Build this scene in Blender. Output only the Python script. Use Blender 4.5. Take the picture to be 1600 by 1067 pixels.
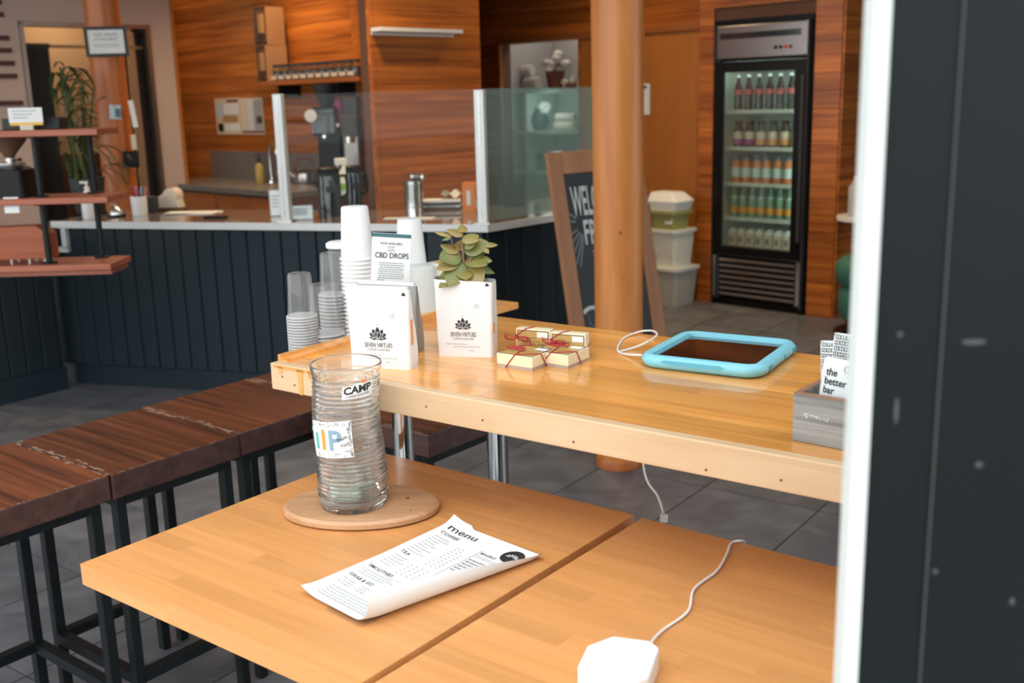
import bpy, bmesh, math, random
from mathutils import Vector, Matrix
random.seed(7)
for o in list(bpy.data.objects): bpy.data.objects.remove(o)
SC = bpy.context.scene
COL = SC.collection
PI = math.pi
# ------------------------------------------------------------------ camera
FPX, PITCH, ROLL, EYE = 1655.34, math.radians(12.913), math.radians(-1.5495), 1.50
_fw = Vector((0, math.cos(PITCH), -math.sin(PITCH)))
_up0 = Vector((0, math.sin(PITCH), math.cos(PITCH)))
_rt0 = Vector((1, 0, 0))
RT = _rt0*math.cos(ROLL) + _up0*math.sin(ROLL)
UP = -_rt0*math.sin(ROLL) + _up0*math.cos(ROLL)
cam = bpy.data.cameras.new('camera'); camo = bpy.data.objects.new('camera', cam); COL.objects.link(camo)
camo.matrix_world = Matrix(((RT.x, UP.x, -_fw.x, 0), (RT.y, UP.y, -_fw.y, 0), (RT.z, UP.z, -_fw.z, EYE), (0, 0, 0, 1)))
cam.sensor_width = 36.0; cam.lens = FPX/1600*36.0; cam.clip_start = 0.05; cam.clip_end = 200
cam.dof.use_dof = True; cam.dof.focus_distance = 1.98; cam.dof.aperture_fstop = 4.8
SC.camera = camo
# ------------------------------------------------------------------ world, light, exposure
W = bpy.data.worlds.new('overcast_sky'); SC.world = W; W.use_nodes = True
bg = W.node_tree.nodes['Background']; bg.inputs['Color'].default_value = (0.93, 0.97, 1.0, 1); bg.inputs['Strength'].default_value = 2.05
vs = SC.view_settings
vs.view_transform = 'Standard'; vs.look = 'None'; vs.gamma = 1.0; vs.use_curve_mapping = False; vs.exposure = 0.55
def lamp(name, kind, loc, energy, color, rot=(0, 0, 0), **kw):
    d = bpy.data.lights.new(name, kind); d.energy = energy; d.color = color
    for k, v in kw.items(): setattr(d, k, v)
    o = bpy.data.objects.new(name, d); COL.objects.link(o); o.location = loc; o.rotation_euler = rot
    return o
WARM = (1.0, 0.72, 0.42)
for nm, loc, e in (('ceiling_downlight', (-1.62, 7.62, 2.96), 20), ('ceiling_downlight', (-0.75, 6.1, 2.96), 27), ('ceiling_downlight', (1.3, 6.2, 2.96), 26),
                   ('ceiling_downlight', (-2.2, 6.9, 2.96), 10), ('ceiling_downlight', (0.6, 7.6, 2.96), 12)):
    lamp(nm, 'SPOT', loc, e*3.4, WARM, spot_size=2.2, spot_blend=0.9, shadow_soft_size=0.06)
# ------------------------------------------------------------------ pixels to rays (1600 x 1067)
def ray(px, py): return RT*((px-800)/FPX) - UP*((py-533.5)/FPX) + _fw
O3 = Vector((0, 0, EYE))
def P(px, py, z):
    d = ray(px, py); return O3 + d*((z-EYE)/d.z)
def PY(px, py, y):
    d = ray(px, py); return O3 + d*(y/d.y)
def PP(px, py, p0, nrm):
    d = ray(px, py); return O3 + d*((Vector(p0)-O3).dot(nrm)/d.dot(nrm))
BA = math.radians(-36.43)
BU = Vector((math.cos(BA), math.sin(BA), 0)); BV = Vector((-math.sin(BA), math.cos(BA), 0))
def UV(u, v, z=0): r = BU*u + BV*v; return Vector((r.x, r.y, z))
# ------------------------------------------------------------------ materials
MATS = {}
def _mat(name):
    m = bpy.data.materials.new(name); m.use_nodes = True; MATS[name] = m
    return m, m.node_tree.nodes, m.node_tree.links, m.node_tree.nodes['Principled BSDF']
def plain(name, col, rough=0.5, metal=0.0, noise=0.0, nscale=20, bump=0.0, coat=0.0, spec=0.5, **kw):
    m, N, L, b = _mat(name)
    b.inputs['Base Color'].default_value = (*col, 1); b.inputs['Roughness'].default_value = rough; b.inputs['Metallic'].default_value = metal
    b.inputs['Coat Weight'].default_value = coat; b.inputs['Specular IOR Level'].default_value = spec
    if 'emit' in kw:
        b.inputs['Emission Color'].default_value = (*col, 1); b.inputs['Emission Strength'].default_value = kw['emit']
    if 'trans' in kw: b.inputs['Transmission Weight'].default_value = kw['trans']
    if 'ior' in kw: b.inputs['IOR'].default_value = kw['ior']
    if 'sss' in kw: b.inputs['Subsurface Weight'].default_value = kw['sss']; b.inputs['Subsurface Radius'].default_value = (.01, .01, .01)
    if noise or bump:
        tc = N.new('ShaderNodeTexCoord'); nz = N.new('ShaderNodeTexNoise'); nz.inputs['Scale'].default_value = nscale; nz.inputs['Detail'].default_value = 5
        L.new(tc.outputs['Object'], nz.inputs['Vector'])
        if noise:
            mx = N.new('ShaderNodeMix'); mx.data_type = 'RGBA'
            mx.inputs['A'].default_value = (*[c*(1-noise) for c in col], 1); mx.inputs['B'].default_value = (*[min(1, c*(1+noise)) for c in col], 1)
            L.new(nz.outputs['Fac'], mx.inputs['Factor']); L.new(mx.outputs['Result'], b.inputs['Base Color'])
        if bump:
            bp = N.new('ShaderNodeBump'); bp.inputs['Strength'].default_value = bump; bp.inputs['Distance'].default_value = 0.003
            L.new(nz.outputs['Fac'], bp.inputs['Height']); L.new(bp.outputs['Normal'], b.inputs['Normal'])
    return m
def wood(name, dark, light, rough=0.35, scale=(1.2, 14, 14), vary=0.35, bump=0.15, coat=0.0, contrast=(0.3, 0.7), fine=0.25, spec=0.5):
    m, N, L, b = _mat(name)
    tc = N.new('ShaderNodeTexCoord'); oi = N.new('ShaderNodeObjectInfo')
    mul = N.new('ShaderNodeMath'); mul.operation = 'MULTIPLY'; mul.inputs[1].default_value = 37.0; L.new(oi.outputs['Random'], mul.inputs[0])
    add = N.new('ShaderNodeVectorMath'); add.operation = 'ADD'; L.new(tc.outputs['Object'], add.inputs[0]); L.new(mul.outputs[0], add.inputs[1])
    mp = N.new('ShaderNodeMapping'); mp.inputs['Scale'].default_value = scale; L.new(add.outputs[0], mp.inputs['Vector'])
    n1 = N.new('ShaderNodeTexNoise'); n1.inputs['Scale'].default_value = 1.6; n1.inputs['Detail'].default_value = 6; n1.inputs['Distortion'].default_value = 0.6
    L.new(mp.outputs[0], n1.inputs['Vector'])
    mp2 = N.new('ShaderNodeMapping'); mp2.inputs['Scale'].default_value = tuple(s*9 if s > 5 else s*2 for s in scale); L.new(add.outputs[0], mp2.inputs['Vector'])
    n2 = N.new('ShaderNodeTexNoise'); n2.inputs['Scale'].default_value = 1.6; n2.inputs['Detail'].default_value = 3; L.new(mp2.outputs[0], n2.inputs['Vector'])
    mixf = N.new('ShaderNodeMix'); mixf.data_type = 'FLOAT'; mixf.inputs[0].default_value = fine
    L.new(n1.outputs['Fac'], mixf.inputs[2]); L.new(n2.outputs['Fac'], mixf.inputs[3])
    rp = N.new('ShaderNodeValToRGB'); rp.color_ramp.elements[0].position = contrast[0]; rp.color_ramp.elements[1].position = contrast[1]
    rp.color_ramp.elements[0].color = (*dark, 1); rp.color_ramp.elements[1].color = (*light, 1)
    L.new(mixf.outputs[0], rp.inputs['Fac'])
    hs = N.new('ShaderNodeHueSaturation'); mr = N.new('ShaderNodeMapRange'); mr.inputs['To Min'].default_value = 1-vary; mr.inputs['To Max'].default_value = 1+vary
    L.new(oi.outputs['Random'], mr.inputs['Value']); L.new(mr.outputs[0], hs.inputs['Value']); L.new(rp.outputs['Color'], hs.inputs['Color'])
    L.new(hs.outputs['Color'], b.inputs['Base Color'])
    b.inputs['Roughness'].default_value = rough; b.inputs['Coat Weight'].default_value = coat; b.inputs['Coat Roughness'].default_value = 0.06
    b.inputs['Specular IOR Level'].default_value = spec
    bp = N.new('ShaderNodeBump'); bp.inputs['Strength'].default_value = bump; bp.inputs['Distance'].default_value = 0.002
    L.new(mixf.outputs[0], bp.inputs['Height']); L.new(bp.outputs['Normal'], b.inputs['Normal'])
    return m
def paneglass(name, tint, refl=0.12, haze=0.0, hazecol=(0.7, 0.8, 0.78), top=None):
    m, N, L, b = _mat(name)
    out = N['Material Output']; tr = N.new('ShaderNodeBsdfTransparent'); tr.inputs[0].default_value = (*tint, 1)
    gl = N.new('ShaderNodeBsdfGlossy'); gl.inputs['Roughness'].default_value = 0.01
    fr = N.new('ShaderNodeLayerWeight'); fr.inputs['Blend'].default_value = 0.25
    mr = N.new('ShaderNodeMapRange'); mr.inputs['To Min'].default_value = refl*0.5; mr.inputs['To Max'].default_value = min(.55, refl*5+.05)
    L.new(fr.outputs['Fresnel'], mr.inputs['Value'])
    mx = N.new('ShaderNodeMixShader'); L.new(mr.outputs[0], mx.inputs[0]); L.new(tr.outputs[0], mx.inputs[1]); L.new(gl.outputs[0], mx.inputs[2])
    df = N.new('ShaderNodeBsdfDiffuse'); df.inputs[0].default_value = (*hazecol, 1)
    m2 = N.new('ShaderNodeMixShader'); m2.inputs[0].default_value = haze; L.new(mx.outputs[0], m2.inputs[1]); L.new(df.outputs[0], m2.inputs[2])
    L.new(m2.outputs[0], out.inputs['Surface']); N.remove(b)
    return m
plain('white_paint', (0.78, 0.78, 0.76), 0.45)
plain('jamb_white', (0.60, 0.63, 0.60), 0.5, noise=0.03, nscale=9)
plain('board_black', (0.0055, 0.0085, 0.009), 0.5, noise=0.6, nscale=2.5, spec=0.16)
plain('scuff', (0.05, 0.055, 0.055), 0.7)
plain('taupe', (0.50, 0.39, 0.34), 0.7, noise=0.05, nscale=4)
plain('tan_wall', (0.62, 0.44, 0.30), 0.8, noise=0.08, nscale=3)
plain('ceiling_paint', (0.55, 0.50, 0.45), 0.8, noise=0.03)
plain('pavement', (0.32, 0.32, 0.31), 0.8, noise=0.2, nscale=6)
plain('grout', (0.035, 0.037, 0.042), 0.8)
plain('slot', (0.07, 0.02, 0.02), 0.6)
plain('navy_board', (0.013, 0.023, 0.030), 0.42, noise=0.35, nscale=5, spec=0.25)
plain('navy_dark', (0.010, 0.015, 0.02), 0.5)
plain('quartz', (0.74, 0.76, 0.74), 0.12, noise=0.04, nscale=60, coat=0.3)
plain('grey_stone', (0.16, 0.145, 0.135), 0.35, noise=0.15, nscale=50)
plain('chrome', (0.78, 0.78, 0.76), 0.12, 1.0)
plain('steel', (0.55, 0.53, 0.51), 0.28, 1.0, noise=0.1, nscale=8)
plain('alu_post', (0.72, 0.75, 0.72), 0.3, 0.2)
plain('black_metal', (0.008, 0.011, 0.012), 0.42, 0.2, noise=0.4, nscale=30, spec=0.3)
plain('black_plastic', (0.004, 0.004, 0.0045), 0.35, spec=0.2)
plain('black_gloss', (0.006, 0.010, 0.010), 0.12, coat=0.5)
plain('charcoal', (0.03, 0.032, 0.035), 0.6)
plain('paper', (0.76, 0.77, 0.75), 0.6)
plain('bag_white', (0.78, 0.78, 0.765), 0.42, bump=0.25, nscale=22)
plain('bag_silver', (0.40, 0.42, 0.42), 0.35, 0.3)
plain('ink', (0.018, 0.020, 0.022), 0.6)
plain('ink_soft', (0.22, 0.23, 0.23), 0.6)
plain('ink_grey', (0.42, 0.43, 0.43), 0.6)
plain('cup_white', (0.78, 0.79, 0.77), 0.5)
plain('cup_grey', (0.66, 0.70, 0.67), 0.5)
plain('teal_ink', (0.045, 0.13, 0.15), 0.6)
plain('gold_lid', (0.50, 0.31, 0.09), 0.4, noise=0.15, nscale=60)
plain('cream_card', (0.80, 0.70, 0.46), 0.5)
plain('box_base', (0.42, 0.34, 0.28), 0.6)
plain('ribbon', (0.42, 0.02, 0.03), 0.5)
plain('foam_blue', (0.22, 0.56, 0.66), 0.5)
plain('foam_blue_dark', (0.07, 0.33, 0.42), 0.5)
plain('screen', (0.012, 0.005, 0.004), 0.05, coat=0.6, spec=0.6)
plain('cable_white', (0.78, 0.78, 0.75), 0.4)
plain('charger_white', (0.88, 0.88, 0.86), 0.35)
plain('cardboard', (0.38, 0.20, 0.09), 0.75, noise=0.12)
plain('kraft_dark', (0.12, 0.055, 0.03), 0.8)
plain('beige', (0.66, 0.58, 0.46), 0.5)
plain('curtain', (0.035, 0.028, 0.026), 0.85, noise=0.2, nscale=40)
plain('soil', (0.03, 0.02, 0.015), 0.9)
plain('chalk_black', (0.022, 0.032, 0.036), 0.6, noise=0.3, nscale=6)
plain('chalk', (0.62, 0.68, 0.66), 0.9)
plain('chalk_pink', (0.60, 0.45, 0.52), 0.9)
plain('chalk_faint', (0.17, 0.20, 0.20), 0.9)
plain('tub_white', (0.72, 0.74, 0.68), 0.5, sss=0.2)
plain('tub_clear', (0.46, 0.46, 0.45), 0.35)
plain('moss', (0.30, 0.30, 0.10), 0.7)
plain('green_cushion', (0.045, 0.17, 0.13), 0.6)
plain('yellow', (0.75, 0.45, 0.04), 0.5)
plain('orange_card', (0.80, 0.22, 0.03), 0.5)
plain('red', (0.50, 0.03, 0.02), 0.45)
plain('blue_card', (0.06, 0.16, 0.24), 0.5)
plain('pale_blue', (0.50, 0.62, 0.68), 0.5)
plain('soap_yellow', (0.34, 0.25, 0.07), 0.4)
plain('label_green', (0.22, 0.42, 0.06), 0.5)
plain('cream_cloth', (0.62, 0.58, 0.52), 0.9, noise=0.15, nscale=30)
plain('clay', (0.18, 0.06, 0.035), 0.7)
plain('mint_shelf', (0.50, 0.64, 0.58), 0.5)
plain('mint_wall', (0.46, 0.58, 0.54), 0.7)
plain('storage_wall', (0.42, 0.40, 0.38), 0.7)
plain('jar_dark', (0.02, 0.09, 0.10), 0.15)
plain('label_cream', (0.66, 0.55, 0.42), 0.6)
plain('bean', (0.05, 0.025, 0.015), 0.5)
plain('cola', (0.012, 0.006, 0.005), 0.1, coat=0.4)
plain('label_red', (0.55, 0.10, 0.10), 0.5)
plain('juice_dark', (0.05, 0.035, 0.03), 0.2)
plain('label_purple', (0.35, 0.06, 0.28), 0.5)
plain('label_orange', (0.75, 0.30, 0.10), 0.5)
plain('label_lime', (0.42, 0.50, 0.12), 0.5)
plain('juice_orange', (0.62, 0.20, 0.07), 0.25, coat=0.3)
plain('label_aqua', (0.55, 0.70, 0.68), 0.5)
plain('bottle_green', (0.16, 0.30, 0.20), 0.12, coat=0.4)
plain('label_amber', (0.80, 0.34, 0.02), 0.5)
plain('fridge_liner', (0.62, 0.68, 0.63), 0.4)
plain('led', (0.85, 1.0, 0.92), 0.5, emit=7.0)
plain('bronze', (0.26, 0.20, 0.165), 0.35, 0.8)
plain('steel_dark', (0.25, 0.225, 0.21), 0.25, 1.0)
plain('counter_reflect', (0.23, 0.175, 0.155), 0.06, coat=0.4)  # brown is the wood walls' reflection, put into the countertop colour
plain('wear', (0.30, 0.19, 0.125), 0.8)
plain('downlight_glow', (1.0, 0.78, 0.5), 0.5, emit=6.0)
plain('leaf_dark', (0.045, 0.075, 0.020), 0.5, noise=0.3, nscale=12)
plain('leaf_yellow', (0.22, 0.17, 0.03), 0.5)
plain('stem', (0.22, 0.10, 0.08), 0.6)
plain('cork', (0.42, 0.25, 0.12), 0.7)
plain('tip_teal', (0.10, 0.42, 0.36), 0.7)
plain('tip_amber', (0.60, 0.30, 0.06), 0.7)
plain('tip_blue', (0.22, 0.36, 0.46), 0.7)
plain('coin', (0.45, 0.36, 0.26), 0.35, 0.9)
plain('banknote', (0.55, 0.62, 0.50), 0.7, noise=0.2, nscale=60)
plain('flame', (0.75, 0.22, 0.05), 0.6)
plain('magenta', (0.5, 0.05, 0.2), 0.5)
plain('foil', (0.62, 0.66, 0.65), 0.35, noise=0.05, nscale=50)
wood('stave_bar', (0.66, 0.255, 0.050), (0.88, 0.43, 0.11), 0.30, scale=(1.5, 30, 30), vary=0.22, bump=0.03, coat=0.55)
wood('bar_edge', (0.58, 0.38, 0.21), (0.68, 0.49, 0.30), 0.4, scale=(1.5, 16, 16), vary=0.03, bump=0.04)
wood('stave_table', (0.59, 0.258, 0.080), (0.70, 0.330, 0.116), 0.36, scale=(1.5, 30, 30), vary=0.085, bump=0.03, coat=0.15)
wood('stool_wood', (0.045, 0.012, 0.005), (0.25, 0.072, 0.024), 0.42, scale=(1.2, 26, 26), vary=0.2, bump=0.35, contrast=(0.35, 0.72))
wood('stool_side', (0.025, 0.010, 0.008), (0.09, 0.035, 0.025), 0.5, scale=(1.2, 20, 20), vary=0.2, bump=0.3)  # dark end grain, with the sides' weaker light also put into the colour
wood('wall_plank', (0.22, 0.050, 0.007), (0.58, 0.178, 0.027), 0.34, scale=(0.7, 18, 18), vary=0.22, bump=0.05, contrast=(0.32, 0.68), fine=0.15)
wood('door_wood', (0.38, 0.125, 0.024), (0.46, 0.165, 0.034), 0.35, scale=(8, 8, 0.7), vary=0.05, bump=0.02)
wood('log', (0.48, 0.145, 0.030), (0.76, 0.30, 0.080), 0.38, scale=(9, 9, 0.8), vary=0.03, bump=0.10, contrast=(0.3, 0.75))
wood('log_red', (0.37, 0.095, 0.020), (0.56, 0.175, 0.042), 0.4, scale=(9, 9, 0.8), vary=0.03, bump=0.10)
wood('shelf_red', (0.30, 0.075, 0.035), (0.46, 0.14, 0.07), 0.4, scale=(1.2, 18, 18), vary=0.08)
wood('crate_red', (0.25, 0.055, 0.012), (0.42, 0.10, 0.025), 0.35, scale=(1.2, 18, 18), vary=0.1)
wood('sign_frame', (0.32, 0.13, 0.05), (0.45, 0.205, 0.085), 0.5, scale=(8, 8, 1.5), vary=0.12)
wood('round_board', (0.38, 0.19, 0.085), (0.64, 0.38, 0.21), 0.5, scale=(2.5, 22, 22), vary=0.02, contrast=(0.25, 0.8))
wood('grey_wood', (0.13, 0.125, 0.115), (0.40, 0.39, 0.36), 0.75, scale=(1.5, 42, 42), vary=0.08, bump=0.5, contrast=(0.35, 0.65))
wood('brown_wood', (0.22, 0.11, 0.06), (0.36, 0.19, 0.11), 0.6, scale=(2, 30, 30), vary=0.05)
wood('cabinet_wood', (0.26, 0.075, 0.015), (0.38, 0.12, 0.03), 0.4, scale=(1, 14, 14), vary=0.1)
paneglass('glass_clear', (0.96, 0.975, 0.97), 0.012, 0.004)
paneglass('glass_teal_glare', (0.86, 0.96, 0.94), 0.05, 0.17, (0.50, 0.70, 0.67))  # teal haze puts the bright outside's reflection into the pane colour
paneglass('glass_fridge', (0.90, 0.95, 0.92), 0.10, 0.02)
paneglass('plastic_clear', (0.94, 0.94, 0.94), 0.06, 0.09, (0.75, 0.76, 0.75))
paneglass('plastic_rim', (0.85, 0.86, 0.85), 0.10, 0.45, (0.78, 0.79, 0.78))
paneglass('glass_faint', (0.93, 0.93, 0.92), 0.0, 0.0)
paneglass('acrylic', (0.95, 0.97, 0.97), 0.15, 0.03)
plain('jar_glass', (0.97, 0.99, 0.98), 0.02, trans=0.955, ior=1.40)
# slate floor tile
def slate(name):
    m, N, L, b = _mat(name)
    tc = N.new('ShaderNodeTexCoord'); oi = N.new('ShaderNodeObjectInfo'); mul = N.new('ShaderNodeMath'); mul.operation = 'MULTIPLY'; mul.inputs[1].default_value = 53
    L.new(oi.outputs['Random'], mul.inputs[0]); add = N.new('ShaderNodeVectorMath'); L.new(tc.outputs['Object'], add.inputs[0]); L.new(mul.outputs[0], add.inputs[1])
    n1 = N.new('ShaderNodeTexNoise'); n1.inputs['Scale'].default_value = 5; n1.inputs['Detail'].default_value = 8; n1.inputs['Distortion'].default_value = 1.2; L.new(add.outputs[0], n1.inputs['Vector'])
    rp = N.new('ShaderNodeValToRGB'); rp.color_ramp.elements[0].position = 0.3; rp.color_ramp.elements[1].position = 0.75
    rp.color_ramp.elements[0].color = (0.082, 0.086, 0.098, 1); rp.color_ramp.elements[1].color = (0.175, 0.178, 0.192, 1); L.new(n1.outputs['Fac'], rp.inputs['Fac'])
    hs = N.new('ShaderNodeHueSaturation'); mr = N.new('ShaderNodeMapRange'); mr.inputs['To Min'].default_value = 0.9; mr.inputs['To Max'].default_value = 1.1
    L.new(oi.outputs['Random'], mr.inputs['Value']); L.new(mr.outputs[0], hs.inputs['Value']); L.new(rp.outputs['Color'], hs.inputs['Color']); L.new(hs.outputs['Color'], b.inputs['Base Color'])
    b.inputs['Roughness'].default_value = 0.42
    bp = N.new('ShaderNodeBump'); bp.inputs['Strength'].default_value = 0.25; bp.inputs['Distance'].default_value = 0.004; L.new(n1.outputs['Fac'], bp.inputs['Height']); L.new(bp.outputs['Normal'], b.inputs['Normal'])
slate('slate')
# jade leaf: green with a yellow-brown blush
def jade():
    m, N, L, b = _mat('jade')
    tc = N.new('ShaderNodeTexCoord'); nz = N.new('ShaderNodeTexNoise'); nz.inputs['Scale'].default_value = 25; L.new(tc.outputs['Object'], nz.inputs['Vector'])
    oi = N.new('ShaderNodeObjectInfo'); ad = N.new('ShaderNodeMath'); ad.operation = 'ADD'; L.new(nz.outputs['Fac'], ad.inputs[0]); L.new(oi.outputs['Random'], ad.inputs[1])
    rp = N.new('ShaderNodeValToRGB'); rp.color_ramp.elements[0].position = 0.55; rp.color_ramp.elements[1].position = 1.45
    rp.color_ramp.elements[0].color = (0.125, 0.155, 0.035, 1); rp.color_ramp.elements[1].color = (0.27, 0.20, 0.06, 1)
    L.new(ad.outputs[0], rp.inputs['Fac']); L.new(rp.outputs['Color'], b.inputs['Base Color']); b.inputs['Roughness'].default_value = 0.4
jade()
# ------------------------------------------------------------------ mesh builder
_TXT = {}
def text_geo(s, bold=0.0, spacing=1.0):
    k = (s, bold, spacing)
    if k not in _TXT:
        c = bpy.data.curves.new('lettering', 'FONT'); c.body = s; c.size = 1.0; c.resolution_u = 3; c.fill_mode = 'FRONT'; c.offset = bold; c.space_character = spacing
        o = bpy.data.objects.new('lettering', c); COL.objects.link(o)
        me = bpy.data.meshes.new_from_object(o)
        vs_ = [v.co.copy() for v in me.vertices]; fs = [tuple(p.vertices) for p in me.polygons]
        bpy.data.objects.remove(o); bpy.data.curves.remove(c); bpy.data.meshes.remove(me)
        xs = [v.x for v in vs_] or [0]; ys = [v.y for v in vs_] or [0]
        _TXT[k] = (vs_, fs, min(xs), max(xs), min(ys), max(ys))
    return _TXT[k]
class MB:
    def __init__(s): s.v = []; s.f = []; s.M = Matrix.Identity(4)
    def add(s, vs_, fs):
        n = len(s.v); s.v += [tuple(s.M @ Vector(v)) for v in vs_]; s.f += [tuple(i+n for i in f) for f in fs]; return s
    def box(s, x0, x1, y0, y1, z0, z1):
        vs_ = [(x, y, z) for z in (z0, z1) for y in (y0, y1) for x in (x0, x1)]
        return s.add(vs_, [(0, 2, 3, 1), (4, 5, 7, 6), (0, 1, 5, 4), (2, 6, 7, 3), (0, 4, 6, 2), (1, 3, 7, 5)])
    def prism(s, poly, z0, z1):
        n = len(poly); vs_ = [(*p, z0) for p in poly] + [(*p, z1) for p in poly]
        return s.add(vs_, [tuple(range(n-1, -1, -1)), tuple(range(n, 2*n))] + [(i, (i+1) % n, n+(i+1) % n, n+i) for i in range(n)])
    def lathe(s, prof, seg=24, c=(0, 0, 0), cap=True, wob=None, sx=1, sy=1):
        vs_ = []; fs = []; n = len(prof)
        for j in range(seg):
            a = 2*PI*j/seg
            for (r, z) in prof:
                dx, dy = wob(z) if wob else (0, 0)
                vs_.append((c[0]+dx+r*math.cos(a)*sx, c[1]+dy+r*math.sin(a)*sy, c[2]+z))
        for j in range(seg):
            k = (j+1) % seg
            for i in range(n-1): fs.append((j*n+i, k*n+i, k*n+i+1, j*n+i+1))
        if cap:
            if prof[0][0] > 1e-6: fs.append(tuple(j*n for j in range(seg-1, -1, -1)))
            if prof[-1][0] > 1e-6: fs.append(tuple(j*n+n-1 for j in range(seg)))
        return s.add(vs_, fs)
    def tube(s, pts, r, seg=8, closed=False, smooth=0):
        pts = [Vector(p) for p in pts]
        if smooth: pts = spline(pts, smooth, closed)
        n = len(pts); rad = r if callable(r) else (lambda t: r)
        vs_ = []; fs = []; prev = None
        for i, p in enumerate(pts):
            t = (pts[(i+1) % n]-pts[i-1]) if closed else (pts[min(i+1, n-1)]-pts[max(i-1, 0)])
            t = t.normalized() if t.length > 1e-9 else Vector((0, 0, 1))
            if prev is None: nx = t.cross(Vector((0, 0, 1)) if abs(t.z) < .9 else Vector((1, 0, 0))).normalized()
            else: nx = (prev - t*prev.dot(t)).normalized()
            prev = nx; ny = t.cross(nx); rr = rad(i/(n-1))
            for k in range(seg):
                a = 2*PI*k/seg; vs_.append(p + nx*(rr*math.cos(a)) + ny*(rr*math.sin(a)))
        for i in range(n if closed else n-1):
            j = (i+1) % n
            for k in range(seg): l = (k+1) % seg; fs.append((i*seg+k, i*seg+l, j*seg+l, j*seg+k))
        if not closed: fs += [tuple(range(seg-1, -1, -1)), tuple((n-1)*seg+k for k in range(seg))]
        return s.add(vs_, fs)
    def bar(s, a, b, w, h=None):
        a = Vector(a); b = Vector(b); h = h or w; t = (b-a).normalized()
        x = t.cross(Vector((0, 0, 1)) if abs(t.z) < .95 else Vector((0, 1, 0))).normalized(); y = t.cross(x)
        vs_ = [q + x*sx*w/2 + y*sy*h/2 for q in (a, b) for sx, sy in ((-1, -1), (1, -1), (1, 1), (-1, 1))]
        return s.add(vs_, [(3, 2, 1, 0), (4, 5, 6, 7)] + [(i, (i+1) % 4, 4+(i+1) % 4, 4+i) for i in range(4)])
    def loft(s, rings, caps=True):
        n = len(rings[0]); vs_ = [p for r in rings for p in r]; fs = []
        for i in range(len(rings)-1):
            for k in range(n): l = (k+1) % n; fs.append((i*n+k, i*n+l, (i+1)*n+l, (i+1)*n+k))
        if caps: fs += [tuple(range(n-1, -1, -1)), tuple((len(rings)-1)*n+k for k in range(n))]
        return s.add(vs_, fs)
    def grid(s, fn, nu, nv):
        vs_ = [fn(i/nu, j/nv) for j in range(nv+1) for i in range(nu+1)]
        return s.add(vs_, [(j*(nu+1)+i, j*(nu+1)+i+1, (j+1)*(nu+1)+i+1, (j+1)*(nu+1)+i) for j in range(nv) for i in range(nu)])
    def ball(s, c, r, seg=12, sx=1, sy=1, sz=1):
        m = seg//2
        return s.lathe([(r*math.sin(PI*i/m), -r*sz*math.cos(PI*i/m)) for i in range(m+1)], seg, c, cap=False, sx=sx, sy=sy)
    def poly(s, pts): return s.add(pts, [tuple(range(len(pts)))])
    def text(s, st, x, y, h=None, w=None, align='c', bold=0.0, fn=None, spacing=1.0):
        """flat lettering in the local XY plane (fn maps (x, y) to a surface point)"""
        vs_, fs, x0, x1, y0, y1 = text_geo(st, bold, spacing)
        if not fs: return s
        sy = h/0.7 if h else w/(x1-x0); sx = w/(x1-x0) if w else sy
        ox = {'c': (x0+x1)/2, 'l': x0, 'r': x1}[align]
        q = [((v.x-ox)*sx+x, v.y*sy+y) for v in vs_]
        return s.add([fn(*p) if fn else (p[0], p[1], 0) for p in q], fs)
    def build(s, name, mat, parent=None, smooth=None, bevel=0, seg=2, loc=None, rot=None):
        me = bpy.data.meshes.new(name); me.from_pydata(s.v, [], s.f); me.update()
        bm = bmesh.new(); bm.from_mesh(me); bmesh.ops.recalc_face_normals(bm, faces=bm.faces); bm.to_mesh(me); bm.free()
        return link(name, me, mat, parent, smooth, bevel, seg, loc, rot)
def link(name, me, mat, parent=None, smooth=None, bevel=0, seg=2, loc=None, rot=None):
    if mat and not me.materials: me.materials.append(MATS[mat] if isinstance(mat, str) else mat)
    o = bpy.data.objects.new(name, me); COL.objects.link(o); o.parent = parent
    if loc is not None: o.location = loc
    if rot is not None: o.rotation_euler = rot
    if smooth: me.shade_smooth(); me.set_sharp_from_angle(angle=math.radians(smooth))
    if bevel:
        b = o.modifiers.new('bevel', 'BEVEL'); b.width = bevel; b.segments = seg; b.limit_method = 'ANGLE'; b.angle_limit = math.radians(40)
    return o
def spline(pts, k=6, closed=False):
    n = len(pts); out = []
    for i in range(n if closed else n-1):
        p0 = pts[(i-1) % n] if closed or i > 0 else pts[0]; p1 = pts[i]; p2 = pts[(i+1) % n]; p3 = pts[(i+2) % n] if closed or i+2 < n else pts[-1]
        for j in range(k):
            t = j/k; out.append(0.5*((2*p1)+(p2-p0)*t+(2*p0-5*p1+4*p2-p3)*t*t+(3*p1-p0-3*p2+p3)*t*t*t))
    if not closed: out.append(pts[-1])
    return out
def tag(o, label, cat, group=None, kind=None):
    o['label'] = label; o['category'] = cat
    if group: o['group'] = group
    if kind: o['kind'] = kind
    return o
def thing(name, label, cat, loc=(0, 0, 0), rz=0, group=None, kind=None, rot=None):
    o = bpy.data.objects.new(name, None); COL.objects.link(o); o.location = loc; o.rotation_euler = rot or (0, 0, rz); o.empty_display_size = 0.1
    return tag(o, label, cat, group, kind)
def copy_tree(o, parent=None):
    c = o.copy(); COL.objects.link(c); c.parent = parent
    for ch in list(o.children): copy_tree(ch, c)
    return c
def Tm(x=0, y=0, z=0, rx=0, ry=0, rz=0):
    return Matrix.Translation((x, y, z)) @ Matrix.Rotation(rz, 4, 'Z') @ Matrix.Rotation(ry, 4, 'Y') @ Matrix.Rotation(rx, 4, 'X')
UPR = Matrix.Rotation(PI/2, 4, 'X')          # local XY print plane stood upright, facing -Y
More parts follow.
